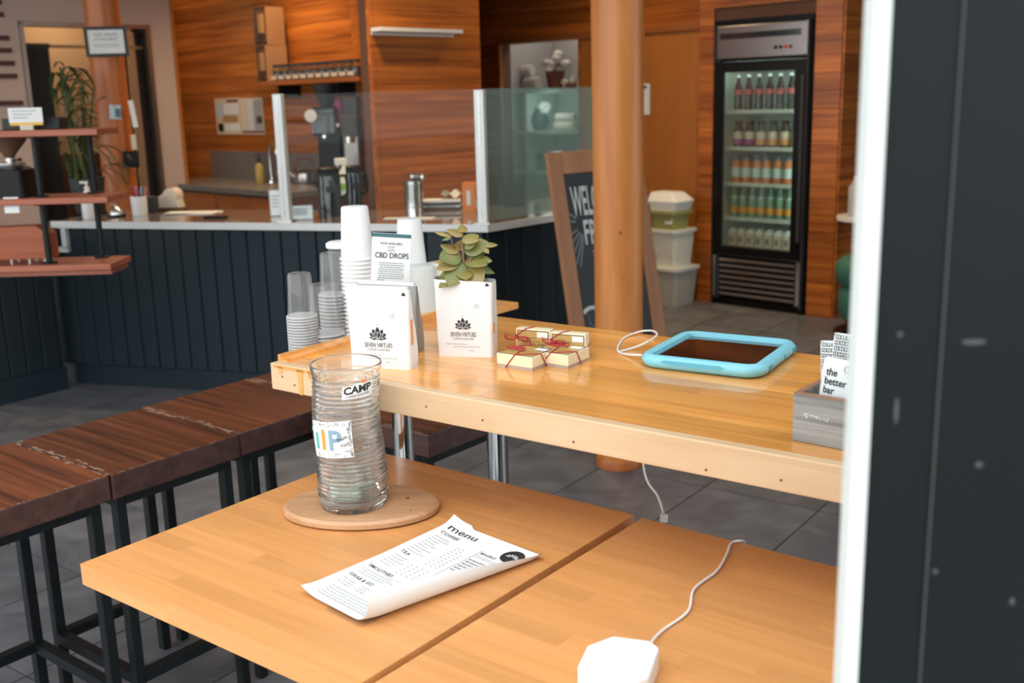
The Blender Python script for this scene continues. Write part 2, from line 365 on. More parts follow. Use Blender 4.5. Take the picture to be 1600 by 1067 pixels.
def front(y): return Matrix.Translation((0, y, 0)) @ UPR
def rrect(w, d, r, n=4):
    out = []
    for cx, cy, a0 in ((w/2-r, d/2-r, 0), (-w/2+r, d/2-r, PI/2), (-w/2+r, -d/2+r, PI), (w/2-r, -d/2+r, 1.5*PI)):
        for i in range(n+1): a = a0+PI/2*i/n; out.append((cx+r*math.cos(a), cy+r*math.sin(a)))
    return out
# ================================================================== the setting
# ---- floor: slab plus single slate tiles
floor = tag(MB().box(-7, 7, 0.66, 12.5, -0.06, -0.006).build('floor', 'grout'), 'dark grey slate tiled floor of the cafe', 'floor', kind='structure')
TS, T0U, T0V, TSV = 0.457, -1.27, 3.583, 0.455
tile_me = None
cand = []
for i in range(-30, 30):
    for j in range(-20, 30):
        c = UV(T0U+(i+.5)*TS, T0V+(j+.5)*TSV)
        if not (0.95 < c.y < 9.6 and -5 < c.x < 5): continue
        q = c - O3; d = q.dot(_fw)
        if d < 0.6: continue
        px = 800+FPX*q.dot(RT)/d; py = 533.5-FPX*q.dot(UP)/d; m = FPX*0.4/d
        if -m < px < 1600+m and py < 1067+m and py > 400 and px < 1420+m: cand.append((c.y, c))
cand.sort(key=lambda t: t[0])
for k, (yy, c) in enumerate(cand[:298]):
    if tile_me is None:
        o = MB().box(-TS/2+.003, TS/2-.003, -TSV/2+.003, TSV/2-.003, -0.012, 0.0).build('tile', 'slate', floor); tile_me = o.data
    else: o = link('tile', tile_me, None, floor)
    o.location = c; o.rotation_euler = (0, 0, BA)
placed = {(round(c.x, 2), round(c.y, 2)) for _, c in cand[:298]}
rest = MB()
for i in range(-30, 30):
    for j in range(-30, 40):
        c = UV(T0U+(i+.5)*TS, T0V+(j+.5)*TSV)
        if 0.95 < c.y < 12.1 and -6.6 < c.x < 6.6 and (round(c.x, 2), round(c.y, 2)) not in placed:
            rest.M = Matrix.Translation(c) @ Matrix.Rotation(BA, 4, 'Z'); rest.box(-TS/2+.003, TS/2-.003, -TSV/2+.003, TSV/2-.003, -0.012, 0.0)
rest.build('tile_field', 'slate', floor)['kind'] = 'stuff'
tag(MB().box(-30, 30, -30, 0.66, -0.10, -0.02).build('pavement', 'pavement'), 'plain pale pavement outside the shop front', 'pavement', kind='structure')
ceil = tag(MB().box(-7, 7, 2.1, 12.5, 3.0, 3.1).build('ceiling', 'ceiling_paint'), 'flat painted ceiling of the cafe', 'ceiling', kind='structure')
for (x, y) in ((-1.62, 7.62), (-0.75, 6.1), (1.3, 6.2), (-2.2, 6.9), (0.6, 7.6)):
    o = MB().lathe([(.075, 2.985), (.075, 3.0), (.055, 3.0), (.055, 2.985)], 24, (x, y, 0)).build('downlight', 'white_paint', ceil, smooth=30)
    MB().lathe([(0.0, 2.992), (.054, 2.992), (.054, 2.998), (0, 2.998)], 24, (x, y, 0), cap=False).build('bulb', 'downlight_glow', o)
tag(MB().box(-7, 7, 12.4, 12.5, 0, 3.0).build('light_shell_rear', 'taupe'), 'plain unseen rear shell wall added to keep sky light out', 'wall', kind='structure')  # unseen enclosing shell, added to stop sky light leaking between the walls
tag(MB().box(-7, -6.9, 5.0, 12.4, 0, 3.0).build('light_shell_left', 'taupe'), 'plain unseen shell wall beyond the shelves, added to keep sky light out', 'wall', kind='structure')
tag(MB().box(6.9, 7, 4.0, 12.4, 0, 3.0).build('light_shell_right', 'taupe'), 'plain unseen shell wall beyond the drinks fridge, added to keep sky light out', 'wall', kind='structure')

def wall_frame(p0, p1):
    d = Vector((p1[0]-p0[0], p1[1]-p0[1], 0)); return d.length, math.atan2(d.y, d.x)
def plank_wall(name, label, p0, p1, z0, z1, mat, bh=0.115, th=0.014, thick=0.10, openings=(), backing='kraft_dark', maxlen=2.6, piece='plank'):
    """wall from p0 to p1 (left to right seen from the room), boards proud of a backing; openings (s0, s1, z0, z1)"""
    Lw, a = wall_frame(p0, p1)
    root = thing(name, label, 'wall', (p0[0], p0[1], 0), a, kind='structure')
    cells = []
    xs = sorted({0, Lw, *[q for o in openings for q in o[:2]]}); zs = sorted({z0, z1, *[q for o in openings for q in o[2:]]})
    m = MB()
    for i in range(len(xs)-1):
        for j in range(len(zs)-1):
            cx, cz = (xs[i]+xs[i+1])/2, (zs[j]+zs[j+1])/2
            if not any(o[0] < cx < o[1] and o[2] < cz < o[3] for o in openings): m.box(xs[i], xs[i+1], 0, thick, zs[j], zs[j+1])
    m.build('backing', backing, root)
    z = z0; k = 0; cache = {}
    while z < z1-0.01:
        zt = min(z+bh, z1)
        segs = [(0, Lw)]
        for o in openings:
            if zt-0.02 > o[2] and z+0.02 < o[3]:
                ns = []
                for s0, s1 in segs:
                    if o[0] > s0+.005: ns.append((s0, min(o[0], s1)))
                    if o[1] < s1-.005: ns.append((max(o[1], s0), s1))
                segs = [q for q in ns if q[1]-q[0] > .005]
        for s0, s1 in segs:
            key = (round(s1-s0, 3), round(zt-z, 3))
            if key not in cache:
                w, h = key
                o = MB().box(-w/2, w/2, -th, 0, -h/2+.0012, h/2-.0012).build(piece, mat, root); cache[key] = o.data
            else: o = link(piece, cache[key], None, root)
            o.location = ((s0+s1)/2, 0, (z+zt)/2)
        z = zt; k += 1
    return root
WD = Vector((0.70, -0.713, 0)).normalized(); WN = Vector((WD.y, -WD.x, 0))       # fridge-wall direction and its normal towards the room
F0 = Vector((1.478, 7.661, 0)); FA = math.atan2(WD.y, WD.x)
# ---- fridge wall with the recess of the fridge
fw0 = F0 - WD*0.125; fw1 = F0 + WD*0.965
FW = 0.765
plank_wall('wall_right', 'orange brown wooden plank wall around the drinks fridge', fw0, fw1, 0, 3.0, 'wall_plank', openings=((0.118, 0.125+FW+0.012, 0.0, 1.985),))
TD = Vector((0.70, 0.713, 0)).normalized()
plank_wall('wall_return', 'paler wooden plank return wall beside the drinks fridge', fw1, fw1 + TD*2.2, 0, 3.0, 'wall_plank')
# ---- storage wall, set back, with the shelf niche and the flush door
NW = F0 - WN*0.10
def on_nw(px, py): return PP(px, py, NW, WN)
nl = NW + WD*(-2.75); nr = NW + WD*(-0.10)
def nws(px, py): return (on_nw(px, py)-nl).dot(WD)
s_a, s_b, s_c = nws(785, 100), nws(905, 100), nws(1082, 300)
zt = on_nw(785, 66).z - 0.02
plank_wall('wall_storage', 'dark shaded wooden plank wall with the storage opening', nl, nr, 0, 3.0, 'wall_plank', openings=((s_a, s_b, 0.0, zt), (s_b+.03, s_c+0.3, 0, zt)))
fr = thing('trim_1', 'brown wooden trim around the storage opening and door', 'trim', nl, FA, kind='structure')
MB().box(s_a-.04, s_c+.1, -.03, 0.0, zt, zt+.05).build('head_trim', 'cabinet_wood', fr)
MB().box(s_a-.04, s_a, -.03, 0.0, 0, zt).build('side_trim', 'cabinet_wood', fr)
dr = thing('door_1', 'plain orange flush wooden door behind the log column', 'door', nl, FA, kind='structure')
MB().box(s_b, s_c+.12, -.012, 0.04, 0.01, zt).build('door_leaf', 'door_wood', dr)
nt = MB().box(-.04, .04, -.004, 0, -.115, .115).build('notice', 'paper', dr); nt.location = (nws(1011, 155), -.014, on_nw(1011, 155).z)
MB().lathe([(0, 0), (.011, 0), (.011, .006), (0, .006)], 12, cap=False).build('magnet', 'black_plastic', nt, loc=(0.0, -.004, .09), rot=(PI/2, 0, 0))
# storage recess behind the opening
rc = thing('storage_recess', 'pale painted recess behind the storage opening', 'recess', nl, FA, kind='structure')
MB().box(s_a, s_b, 0.62, 0.66, 0, 2.3).build('recess_back', 'storage_wall', rc)
MB().box(s_a-.04, s_a, 0.1, 0.66, 0, 2.3).build('recess_side', 'storage_wall', rc)
MB().box(s_b, s_b+.04, 0.1, 0.66, 0, 2.3).build('recess_side', 'storage_wall', rc)
MB().box(s_a, s_b, 0.1, 0.66, 2.26, 2.3).build('recess_top', 'storage_wall', rc)
# ---- middle pier
b0 = Vector((-0.905, 6.90, 0)); pr = PY(585, 200, 6.9); b0 = Vector((pr.x, 6.9, 0))
b1 = b0 + TD*0.95
plank_wall('wall_pier', 'bright orange wooden plank pier behind the glass screen', b0, b1, 0, 3.0, 'wall_plank')
# ---- back wall of the kitchen
kb = Vector((-1.77, 7.506, 0)) - WN*0.62
plank_wall('wall_back', 'dark orange wooden plank wall behind the kitchen counter', kb - WD*3.2, PP(561, 200, kb, WN)*1.0, 0, 3.0, 'wall_plank')
def on_kb(px, py): return PP(px, py, kb + WN*0.014, WN)
bs = on_kb(561, 200); bs.z = 0
plank_wall('wall_pier_side', 'narrow wooden plank side of the pier by the coffee grinder', bs, b0, 0, 3.0, 'wall_plank', thick=0.03)
plank_wall('wall_pier_end', 'shaded wooden plank end of the pier beside the storage opening', b1, b1 - WD*1.3, 0, 3.0, 'wall_plank', thick=0.03)
def kbs(px, py): return (on_kb(px, py) - (kb-WD*2.0)).dot(WD)
# ---- taupe wall with interior window
TN = Vector((TD.y, -TD.x, 0))
tw = Vector((-2.6, 8.28, 0))
def on_tw(px, py): return PP(px, py, tw, TN)
tE = on_tw(278, 160); tL = tw - TD*4.2
Lt = (tE-tL).dot(TD)
def tws(px, py): return (on_tw(px, py)-tL).dot(TD)
w0, w1 = tws(42, 150), tws(243, 150); wz0, wz1 = on_tw(255, 325).z-.05, on_tw(130, 36).z
wl = thing('wall_left', 'taupe plastered wall with the curtained interior window', 'wall', (tL.x, tL.y, 0), math.atan2(TD.y, TD.x), kind='structure')
m = MB()
for x0, x1, z0, z1 in ((0, w0, 0, 3), (w1, Lt, 0, 3), (w0, w1, 0, wz0), (w0, w1, wz1, 3)): m.box(x0, x1, 0, 0.12, z0, z1)
m.build('plaster', 'taupe', wl)
MB().box(Lt, Lt+.025, -.01, 0.13, 0, 3).build('corner_trim', 'door_wood', wl)
for k, yy in enumerate((20, 113, 288, 382, 479, 577, 782)):
    z = on_tw(10, yy*0.2062).z
    MB().box(0.0, tws((40+yy*.09)*0.2062, 60), -.012, 0, z-.016, z+.016).build('slot', 'slot', wl)
win = thing('window_1', 'interior window with a dark metal frame in the taupe wall', 'window', (tL.x, tL.y, 0), math.atan2(TD.y, TD.x), kind='structure')
for nm, q in (('window_frame', (w0, w0+.03, wz0, wz1)), ('window_frame', (w1-.03, w1, wz0, wz1)), ('window_frame', (w0, w1, wz1-.03, wz1)), ('window_frame', (w0, w1, wz0, wz0+.03))):
    MB().box(q[0], q[1], -.015, 0.12, q[2], q[3]).build(nm, 'bronze', win)
MB().box(w0+.03, w1-.03, .02, .026, wz0+.03, wz1-.03).build('pane', 'glass_faint', win)
MB().bar((w0+.02, .075, wz1-.16), (w1-.02, .075, wz1-.16), .022).build('curtain_rod', 'cork', win)
bh_ = thing('room_beyond', 'tan lit wall of the room beyond the interior window', 'wall', (tL.x, tL.y, 0), math.atan2(TD.y, TD.x), kind='structure')
MB().box(w0-1.5, w1+.6, 1.0, 1.05, 0, 3).build('wall_panel', 'tan_wall', bh_)
MB().box(w0+.35, w0+.42, .97, 1.0, .6, 2.3).build('wall_post', 'kraft_dark', bh_)
MB().box(w0+.5, w1, .95, 1.0, .3, 1.15).build('dark_cabinet', 'kraft_dark', bh_)
lamp('room_beyond_lamp', 'POINT', tuple(tL + TD*((w0+w1)/2+.15) - TN*0.55 + Vector((0, 0, 2.2))), 6, WARM, shadow_soft_size=0.08)
lamp('storage_fill', 'POINT', tuple(nl + WD*((s_a+s_b)/2) - WN*0.07 + Vector((0, 0, 1.42))), 1.2, (1, .95, .88), shadow_soft_size=0.05)  # two added fill lights without fittings, brighten the storage opening
lamp('storage_fill', 'POINT', tuple(nl + WD*((s_a+s_b)/2) - WN*0.25 + Vector((0, 0, 2.2))), 2.5, (1, .93, .85), shadow_soft_size=0.06)
tL3 = Vector((tL.x, tL.y, 0))
# curtains
def curtain(label, x0, x1, z0, z1, y=0.075, folds=6):
    n = folds*8
    pts = [(x0+(x1-x0)*i/n, y+0.018*math.sin(2*PI*folds*i/n)) for i in range(n+1)]
    c = thing('curtain', label, 'curtain', tL3, math.atan2(TD.y, TD.x))
    def fn(a, b):
        i = a*n; x, yy = pts[int(round(i))]; g = 1-.10*math.sin(b*PI)
        return ((x-(x0+x1)/2)*g+(x0+x1)/2, yy, z0+(z1-z0)*b)
    MB().grid(fn, n, 8).build('cloth', 'curtain', c, smooth=60)
    MB().tube([((x0)+(x1-x0)*i/24, y, z1+.005+.006*(i % 2)) for i in range(25)], .022, 8).build('heading', 'curtain', c, smooth=40)
    return c
curtain('dark curtain gathered in folds at the steel window edge near the wall slots', tws(48, 150), tws(92, 150), wz0+.03, wz1-.17)
curtain('dark curtain hanging beside the framed sign on the reddish log column', tws(196, 150), tws(211, 150), wz0+.03, wz1-.17, folds=3)
curtain('dark curtain at the window side nearest the wooden wall', tws(226, 150), tws(240, 150), wz0+.03, wz1-.05, folds=3)
# ---- low panelled wall to the left and shop-front jamb on the right
hl0 = P(104, 606, 0); hd = Vector((-.60, -.80, 0)); hl1 = hl0 + hd*2.6
plankdir = (hl0-hl1).normalized()
hw = thing('wall_low', 'dark navy panelled half wall beside the service counter', 'wall', (hl1.x, hl1.y, 0), math.atan2(plankdir.y, plankdir.x), kind='structure')
MB().box(0, 2.6, 0, .10, 0, .90).build('core', 'navy_dark', hw); MB().box(0, 2.6, -.03, 0, 0, .13).build('kickboard', 'navy_board', hw)
me_ = None
for k in range(27):
    if me_ is None: o = MB().box(.003, .092, -.016, 0, .13, .88).build('board', 'navy_board', hw, bevel=.003, seg=1); me_ = o.data
    else:
        o = link('board', me_, None, hw, bevel=.003, seg=1)
    o.location = (k*.0955, 0, 0)
JY = 0.72
ja = PY(1322, 533, JY).x; 
jm = thing('trim_2', 'white painted jamb of the shop front opening', 'trim', kind='structure')
x0t, x0b = PY(1301, 1000, JY).x, PY(1346, 30, JY).x
j0 = (PY(1325, 533, JY+.022).x); j1 = (PY(1369, 533, JY).x)
MB().box(j0, j1, JY, JY+.022, 0, 3.0).build('jamb', 'jamb_white', jm, bevel=.002)
bd = thing('wall_shopfront', 'black painted board of the shop front beside the white jamb', 'wall', kind='structure')
MB().box(j1, j1+1.6, JY+.006, JY+.022, 0, 3.0).build('panel', 'board_black', bd)
MB().box(j1+.0475, j1+.0485, JY+.004, JY+.006, 0, 3.0).build('seam', 'scuff', bd)
for (px, py, w, h) in ((1587, 945, .004, .006), (1527, 537, .018, .004), (1535, 730, .006, .004), (1466, 898, .004, .004), (1411, 525, .004, .004), (1405, 645, .003, .02)):
    p = PY(px, py, JY); MB().lathe([(0, 0), (1, 0), (1, .0006), (0, .0006)], 10, cap=False, sx=w/2, sy=h/2).build('paint_chip', 'scuff', bd, loc=(p.x, JY+.006, p.z), rot=(PI/2, 0, 0))
tag(MB().box(j1+1.6, 7, JY+.006, JY+.022, 0, 3.0).build('wall_front', 'board_black'), 'black shop front wall continuing to the side', 'wall', kind='structure')
# ================================================================== log columns
def log_column(label, x, y, r0, r1, mat, seed, knots=()):
    rnd = random.Random(seed); ph = [rnd.random()*6 for _ in range(4)]
    t = thing('log_column', label, 'column', (x, y, 0))
    def fn(a, b):
        z = b*3.0; an = a*2*PI; r = r0+(r1-r0)*b
        r *= 1+.012*math.sin(an*2+ph[0]+z*.5)+.008*math.sin(an*5+ph[1]+z*1.3)+.006*math.sin(z*3+ph[2])
        return (r*math.cos(an), r*math.sin(an), z)
    MB().grid(fn, 40, 30).build('shaft', mat, t, smooth=60)
    MB().lathe([(0, .001), (r0*1.04, .001), (r0*1.05, .03), (r0*1.0, .04)], 32, cap=False).build('foot', 'log_red', t, smooth=40)
    for (a, z, s) in knots:
        MB().ball((math.cos(a)*r0*.985, math.sin(a)*r0*.985, z), .008*s, 8, sz=1.6).build('knot', 'clay', t, smooth=60)
    return t
cb = P(970, 738, 0)
log_column('orange peeled log column between the bar and the fridge', cb.x+.005, cb.y+.10, .093, .105, 'log', 3,
           [(-1.7, 1.15, .7), (-1.6, .98, .8), (-1.3, .55, .6), (-1.8, .62, .5), (-1.45, .8, .5), (-1.2, .95, .5)])
lc = PY(184, 250, 6.62)
LX, LY = lc.x, lc.y
log_column('reddish log column behind the service counter carrying a framed sign', LX, LY, .098, .105, 'log_red', 5, [(-1.2, 1.62, .8)])
# framed sign on the left column
def facing(p, extra=0): return math.atan2(p.y, p.x) - PI/2 + extra      # rz that turns local -Y towards the camera
p = PY(166, 65, LY-.125)
fs_ = thing('framed_sign', 'small black framed sign reading CBD NOW AVAILABLE on the reddish log', 'sign', p, facing(p), rot=(0, math.radians(-1), facing(p)))
MB().box(-.118, .118, 0, .014, -.085, -.068).box(-.118, .118, 0, .014, .068, .085).box(-.118, -.1, 0, .014, -.068, .068).box(.1, .118, 0, .014, -.068, .068).build('frame', 'charcoal', fs_)
pg = MB().box(-.1, .1, .004, .01, -.068, .068).build('page', 'paper', fs_)
m = MB(); m.M = front(.0035)
m.text('CBD DROPS', 0, .032, w=.13, h=.016, bold=.01); m.text('AVAILABLE', 0, .008, w=.13, h=.016, bold=.01); m.build('lettering', 'ink_soft', pg)
for k in range(2): MB().box(-.07, .07, .0032, .004, -.018-k*.012, -.013-k*.012).build('print_line', 'ink_grey', pg)
def column_paper(name, label, px, py, w, h, mat, cat, da=0.0, tilt=0):
    p = PY(px, py, LY-.10+da)
    o = thing(name, label, cat, p, rot=(0, tilt, facing(p)))
    MB().grid(lambda a, b: ((a-.5)*w, .10-math.sqrt(max(0, .0105-((a-.5)*w)**2)), (b-.5)*h), 6, 2).build('sheet', mat, o)
    return o
o = column_paper('sticker', 'pale blue card taped to the reddish log column', 180, 175, .065, .085, 'pale_blue', 'card', tilt=.06)
MB().box(.0, .03, -.006, -.004, -.03, .02).build('print', 'blue_card', o)
column_paper('paper_slip', 'narrow white paper slip hanging on the reddish log column', 208, 178, .03, .16, 'paper', 'paper', da=.03, tilt=-.1)
column_paper('paper_slip', 'short cream paper slip below the other slip on the reddish log', 209, 222, .03, .09, 'beige', 'paper', da=.03)
p = PY(205, 249, LY-.115)
o = thing('wall_clip', 'small black clip gadget fixed low on the reddish log column', 'clip', p, facing(p))
MB().box(-.045, .045, 0, .03, -.05, .05).build('body', 'black_plastic', o, bevel=.008); MB().tube([(-.02, -.002, .03), (0, -.02, .0), (.02, -.002, -.03)], .006, 6, smooth=4).build('lever', 'charcoal', o, smooth=40)
# ================================================================== service counter
CZ = 0.92
E0 = P(78, 345.7, CZ); E1 = P(762, 351, CZ); cd = (P(858, 336, CZ)-E1).normalized(); E3 = E1 + cd*1.35
fd = (E1-E0).normalized(); fnrm = Vector((-fd.y, fd.x, 0)); cn = Vector((-cd.y, cd.x, 0))
sc = thing('service_counter', 'dark navy panelled service counter with a white stone top', 'counter', (0, 0, 0))
def inter(p, d, q, e):
    t = ((q.x-p.x)*e.y-(q.y-p.y)*e.x)/(d.x*e.y-d.y*e.x); return p + d*t
def off_poly(o1, dep):
    a = E0 + fnrm*o1; b = inter(E0+fnrm*o1, fd, E1+cn*o1, cd); c = E3 + cn*o1
    c2 = E3 + cn*dep; b2 = inter(E0+fnrm*dep, fd, E1+cn*dep, cd); a2 = E0 + fnrm*dep
    return [(q.x, q.y) for q in (a, b, c, c2, b2, a2)]
MB().prism(off_poly(0, .62), CZ-.037, CZ-.0006).build('countertop', 'quartz', sc, bevel=.002)
MB().prism(off_poly(.012, .615), CZ-.0006, CZ).build('top_surface', 'counter_reflect', sc)
MB().prism(off_poly(.055, .58), .12, CZ-.037).build('body', 'navy_dark', sc)
MB().prism(off_poly(.06, .56), 0.0, .12).build('toe_kick', 'navy_board', sc)
def boards(p0, p1, w, z0, z1, parent):
    n = max(1, int((p1-p0).length/w)); w = (p1-p0).length/n; a = math.atan2((p1-p0).y, (p1-p0).x); me = None
    for k in range(n):
        if me is None: o = MB().box(.0025, w-.0025, -.018, 0, z0, z1).build('board', 'navy_board', parent, bevel=.004, seg=1); me = o.data
        else: o = link('board', me, None, parent, bevel=.004, seg=1)
        o.location = (p0.x+(p1-p0).x*k/n, p0.y+(p1-p0).y*k/n, 0); o.rotation_euler = (0, 0, a)
bi = inter(E0+fnrm*.055, fd, E1+cn*.055, cd)
MB().box(-.30, .02, .075, .55, 0, CZ-.06).build('end_filler', 'navy_dark', sc, loc=(E0.x, E0.y, 0), rot=(0, 0, math.atan2(fd.y, fd.x)))
boards(E0+fnrm*.055-fd*.12, bi, .097, .12, CZ-.038, sc); boards(bi, E3+cn*.055, .125, .12, CZ-.038, sc)
lp = E0 - fd*.0
br = MB(); br.box(0.0, .03, -.0, .03, -.15, -.037).box(-.08, .03, -.0, .05, -.17, -.14).build('edge_bracket', 'quartz', sc, loc=(E0.x+.05, E0.y+.0, CZ), rot=(0, 0, math.atan2(fd.y, fd.x)))
# ---- glass screen: two posts, panes
q1 = P(446, 346, CZ) + fnrm*.02; q2 = P(753, 351, CZ) + fnrm*.03
def screen_post(label, q, ztop):
    t = thing('screen_post', label, 'post', (q.x, q.y, CZ), math.atan2(fd.y, fd.x))
    MB().box(-.024, .024, -.02, .02, .006, ztop-CZ).build('shaft', 'alu_post', t, bevel=.003)
    MB().box(-.04, .04, -.032, .032, 0, .008).build('base_plate', 'steel', t)
    MB().box(-.003, .003, -.022, -.02, .02, ztop-CZ-.01).build('groove', 'steel', t)
zp = PY(431, 147, q1.y).z
screen_post('white metal screen post standing by the card holders on the counter', q1, zp)
screen_post('white metal screen post at the corner of the counter beside the orange box', q2, PY(747, 140, q2.y).z)
def pane(name, label, a, b, z0, z1, mat):
    d = b-a; t = thing(name, label, 'glass screen', (a.x, a.y, CZ), math.atan2(d.y, d.x))
    MB().box(.03, d.length-.03, -.004, .004, z0, z1).build('pane', mat, t); return t
pane('glass_pane', 'clear glass screen pane between the two white posts', q1, q2, .012, zp-CZ-.004, 'glass_clear')
pane('glass_pane', 'tinted glass screen pane with painted reflection haze along the counter end by the chalkboard', q2, q2 + cd*1.3, .012, zp-CZ-.004, 'glass_teal_glare')
# ---- things on the counter (pixel of the base centre on the top)
def onc(px, py, fw_=0): p = P(px, py, CZ); return p
p = onc(141, 341)
t = thing('soap_bottle', 'white pump bottle on the counter by the shelf rods', 'bottle', p)
MB().lathe([(0, 0), (.036, 0), (.038, .01), (.038, .115), (.026, .14), (.013, .15), (.013, .158), (0, .158)], 24, cap=False).build('body', 'cup_white', t, smooth=40)
MB().lathe([(.014, .155), (.014, .172), (.006, .175), (.006, .195), (0, .195)], 16).box(-.035, .008, -.006, .006, .19, .202).build('pump', 'cup_white', t, smooth=30)
p = onc(182, 338)
t = thing('call_bell', 'small chrome call bell on a dark tray on the counter', 'bell', p)
MB().lathe([(0, .012), (.042, .012), (.040, .03), (.028, .046), (.010, .054), (0, .054)], 24, cap=False).build('dome', 'chrome', t, smooth=50); MB().lathe([(0, 0), (.05, 0), (.05, .012), (0, .012)], 24, cap=False).build('base', 'black_plastic', t, smooth=40)
MB().lathe([(0, .054), (.006, .054), (.006, .066), (0, .068)], 10, cap=False).build('plunger', 'chrome', t, smooth=50)
tag(MB().box(-.10, .08, -.05, .05, 0, .01).build('cash_tray', 'black_plastic', bevel=.004, loc=onc(168, 334), rot=(0, 0, -.2)), 'flat black cash tray behind the call bell', 'tray')
p = onc(219, 336)
t = thing('pen_cup', 'white ceramic cup holding pens on the counter', 'cup', p)
MB().lathe([(0, 0), (.040, 0), (.042, .01), (.044, .105), (.040, .105), (.038, .012), (0, .012)], 28, cap=False).build('cup', 'cup_white', t, smooth=40)
rnd = random.Random(4)
for k, mt in enumerate(('red', 'red', 'black_plastic', 'blue_card', 'black_plastic', 'charcoal', 'magenta', 'steel')):
    a = k*2.4; pe = thing('pen', ('red pen', 'second red pen', 'black pen', 'dark blue pen', 'thick black marker pen', 'charcoal grey pen', 'magenta pen', 'steel pen')[k]+' standing in the white cup', 'pen', p + Vector((.012*math.cos(a), .012*math.sin(a), .013)), rot=(.16*math.sin(a), .16*math.cos(a)+.05, 0), group='pens in the white cup')
    MB().lathe([(0, 0), (.0055, .004), (.0055, .135), (.004, .145), (0, .147)], 8, cap=False).build('barrel', mt, pe, smooth=40); MB().box(.004, .0065, -.0015, .0015, .1, .145).build('clip', 'steel', pe)
p = onc(239, 332)
tag(MB().lathe([(0, 0), (.03, 0), (.034, .01), (.036, .09), (0, .095)], 16, cap=False).build('pen_holder', 'charcoal', smooth=40, loc=p), 'dark mesh holder between the pen cup and the beige dispenser', 'holder')
p = onc(268, 329)
t = thing('tape_dispenser', 'beige desk tape dispenser on a brown base on the counter', 'dispenser', p, -.25)
MB().prism([(-.10, 0), (.075, 0), (.055, .075), (.0, .095), (-.085, .05)], -.035, .035).build('body', 'beige', t, bevel=.006).matrix_local = Matrix.Translation((0, 0, .018)) @ UPR
MB().box(-.115, .09, -.042, .042, 0, .018).build('base', 'kraft_dark', t, bevel=.003)
MB().lathe([(.022, -.036), (.045, -.036), (.045, .036), (.022, .036)], 24, (0, 0, 0)).build('tape_roll', 'beige', t, smooth=40, loc=(.02, 0, .085), rot=(PI/2, 0, 0))
pap = thing('paper_stack', 'loose white papers lying on the counter beside the tape dispenser', 'papers', onc(305, 333), -.2)
for k in range(3): MB().box(-.16, .14, -.06, .06, .001+k*.002, .0025+k*.002).build('sheet', 'paper', pap, rot=(0, 0, (k-1)*.12))
tag(MB().box(-.06, .06, -.025, .025, 0, .012).build('card_reader', 'black_plastic', bevel=.003, loc=onc(337, 341), rot=(0, 0, -.2)), 'thin black card reader in front of the white papers', 'card reader')
def holder(label, px, py, w, h, rz=None, lean=.18):
    p = onc(px, py); t = thing('card_holder', label, 'card holder', p, facing(p) if rz is None else rz)
    MB().box(-w/2-.006, w/2+.006, -.003, .003, .004, h).build('acrylic_front', 'acrylic', t, rot=(-lean, 0, 0)); MB().box(-w/2-.006, w/2+.006, -.02, .05, 0, .004).build('foot', 'acrylic', t)
    c = MB().box(-w/2, w/2, .0035, .005, .006, h-.004).build('card', 'paper', t, rot=(-lean, 0, 0))
    m = MB()
    for k in range(4): m.box(-w*.35, w*(.35-.1*(k % 2)), -.0045, -.004, h*.75-k*h*.13, h*.75-k*h*.13+.004)
    m.build('small_print', 'ink_soft', t, rot=(-lean, 0, 0))
holder('upright white card holder left of the first screen post', 432, 338, .05, .14)
holder('low wide white card holder right of the first screen post', 471, 344, .11, .075)
def thermos(label, px, py, h, r):
    p = onc(px, py); t = thing('thermos', label, 'thermos', p, .4)
    MB().lathe([(0, 0), (r, 0), (r, .02), (r*.98, h*.82), (r*.9, h*.86), (0, h*.86)], 28, cap=False).build('body', 'black_gloss', t, smooth=40)
    MB().lathe([(0, h*.86), (r*.94, h*.86), (r*.96, h*.97), (r*.7, h), (0, h)], 28, cap=False).build('lid', 'black_plastic', t, smooth=40)
    MB().tube([(r*.9, 0, h*.8), (r*1.5, 0, h*.78), (r*1.55, 0, h*.45), (r*.95, 0, h*.35)], .008, 8, smooth=5).build('handle', 'black_plastic', t, smooth=50)
    MB().box(-r*.5, r*.5, -r*1.01, -r*.9, h*.5, h*.62).build('badge', 'charcoal', t)
thermos('tall glossy black thermos on the counter behind the glass screen', 517, 337, .255, .062)
thermos('slim black thermos standing behind the glossy one', 556, 330, .25, .045)
p = onc(648, 331)
t = thing('cutlery_holder', 'perforated steel cylinder holding cutlery behind the glass', 'holder', p)
MB().lathe([(0, 0), (.052, 0), (.052, .165), (.049, .165), (.049, .004), (0, .004)], 32, cap=False).build('cylinder', 'chrome', t, smooth=40)
hole = None
for i in range(8):
    for j in range(9):
        a = -PI/2+(i-3.5)*.28; z = .03+j*.014
        if hole is None: o = MB().lathe([(0, 0), (.0042, 0), (.0042, .001), (0, .001)], 8, cap=False).build('hole', 'black_plastic', t); hole = o.data
        else: o = link('hole', hole, None, t)
        o.location = (.0522*math.cos(a), .0522*math.sin(a), z); o.rotation_euler = (PI/2, 0, a+PI/2)
for k in range(7):
    a = k*.9+.3; f = thing('utensil', ('steel spoon', 'steel fork', 'steel tongs arm', 'steel ladle spoon', 'steel dessert fork', 'steel teaspoon', 'steel table knife')[k]+' standing in the perforated holder', 'cutlery', p+Vector((.025*math.cos(a), .025*math.sin(a), .005)), rot=(.12*math.sin(a), .12*math.cos(a), a), group='cutlery in the perforated holder')
    MB().box(-.004, .004, -.0015, .0015, 0, .16).build('shank', 'steel', f); MB().ball((0, 0, .18), .014, 10, sy=.35, sz=1.6).build('bowl', 'chrome', f, smooth=60)
p = onc(735, 331)
t = thing('tea_box', 'bright orange carton with a white stripe by the corner post', 'box', p, facing(p)-.15)
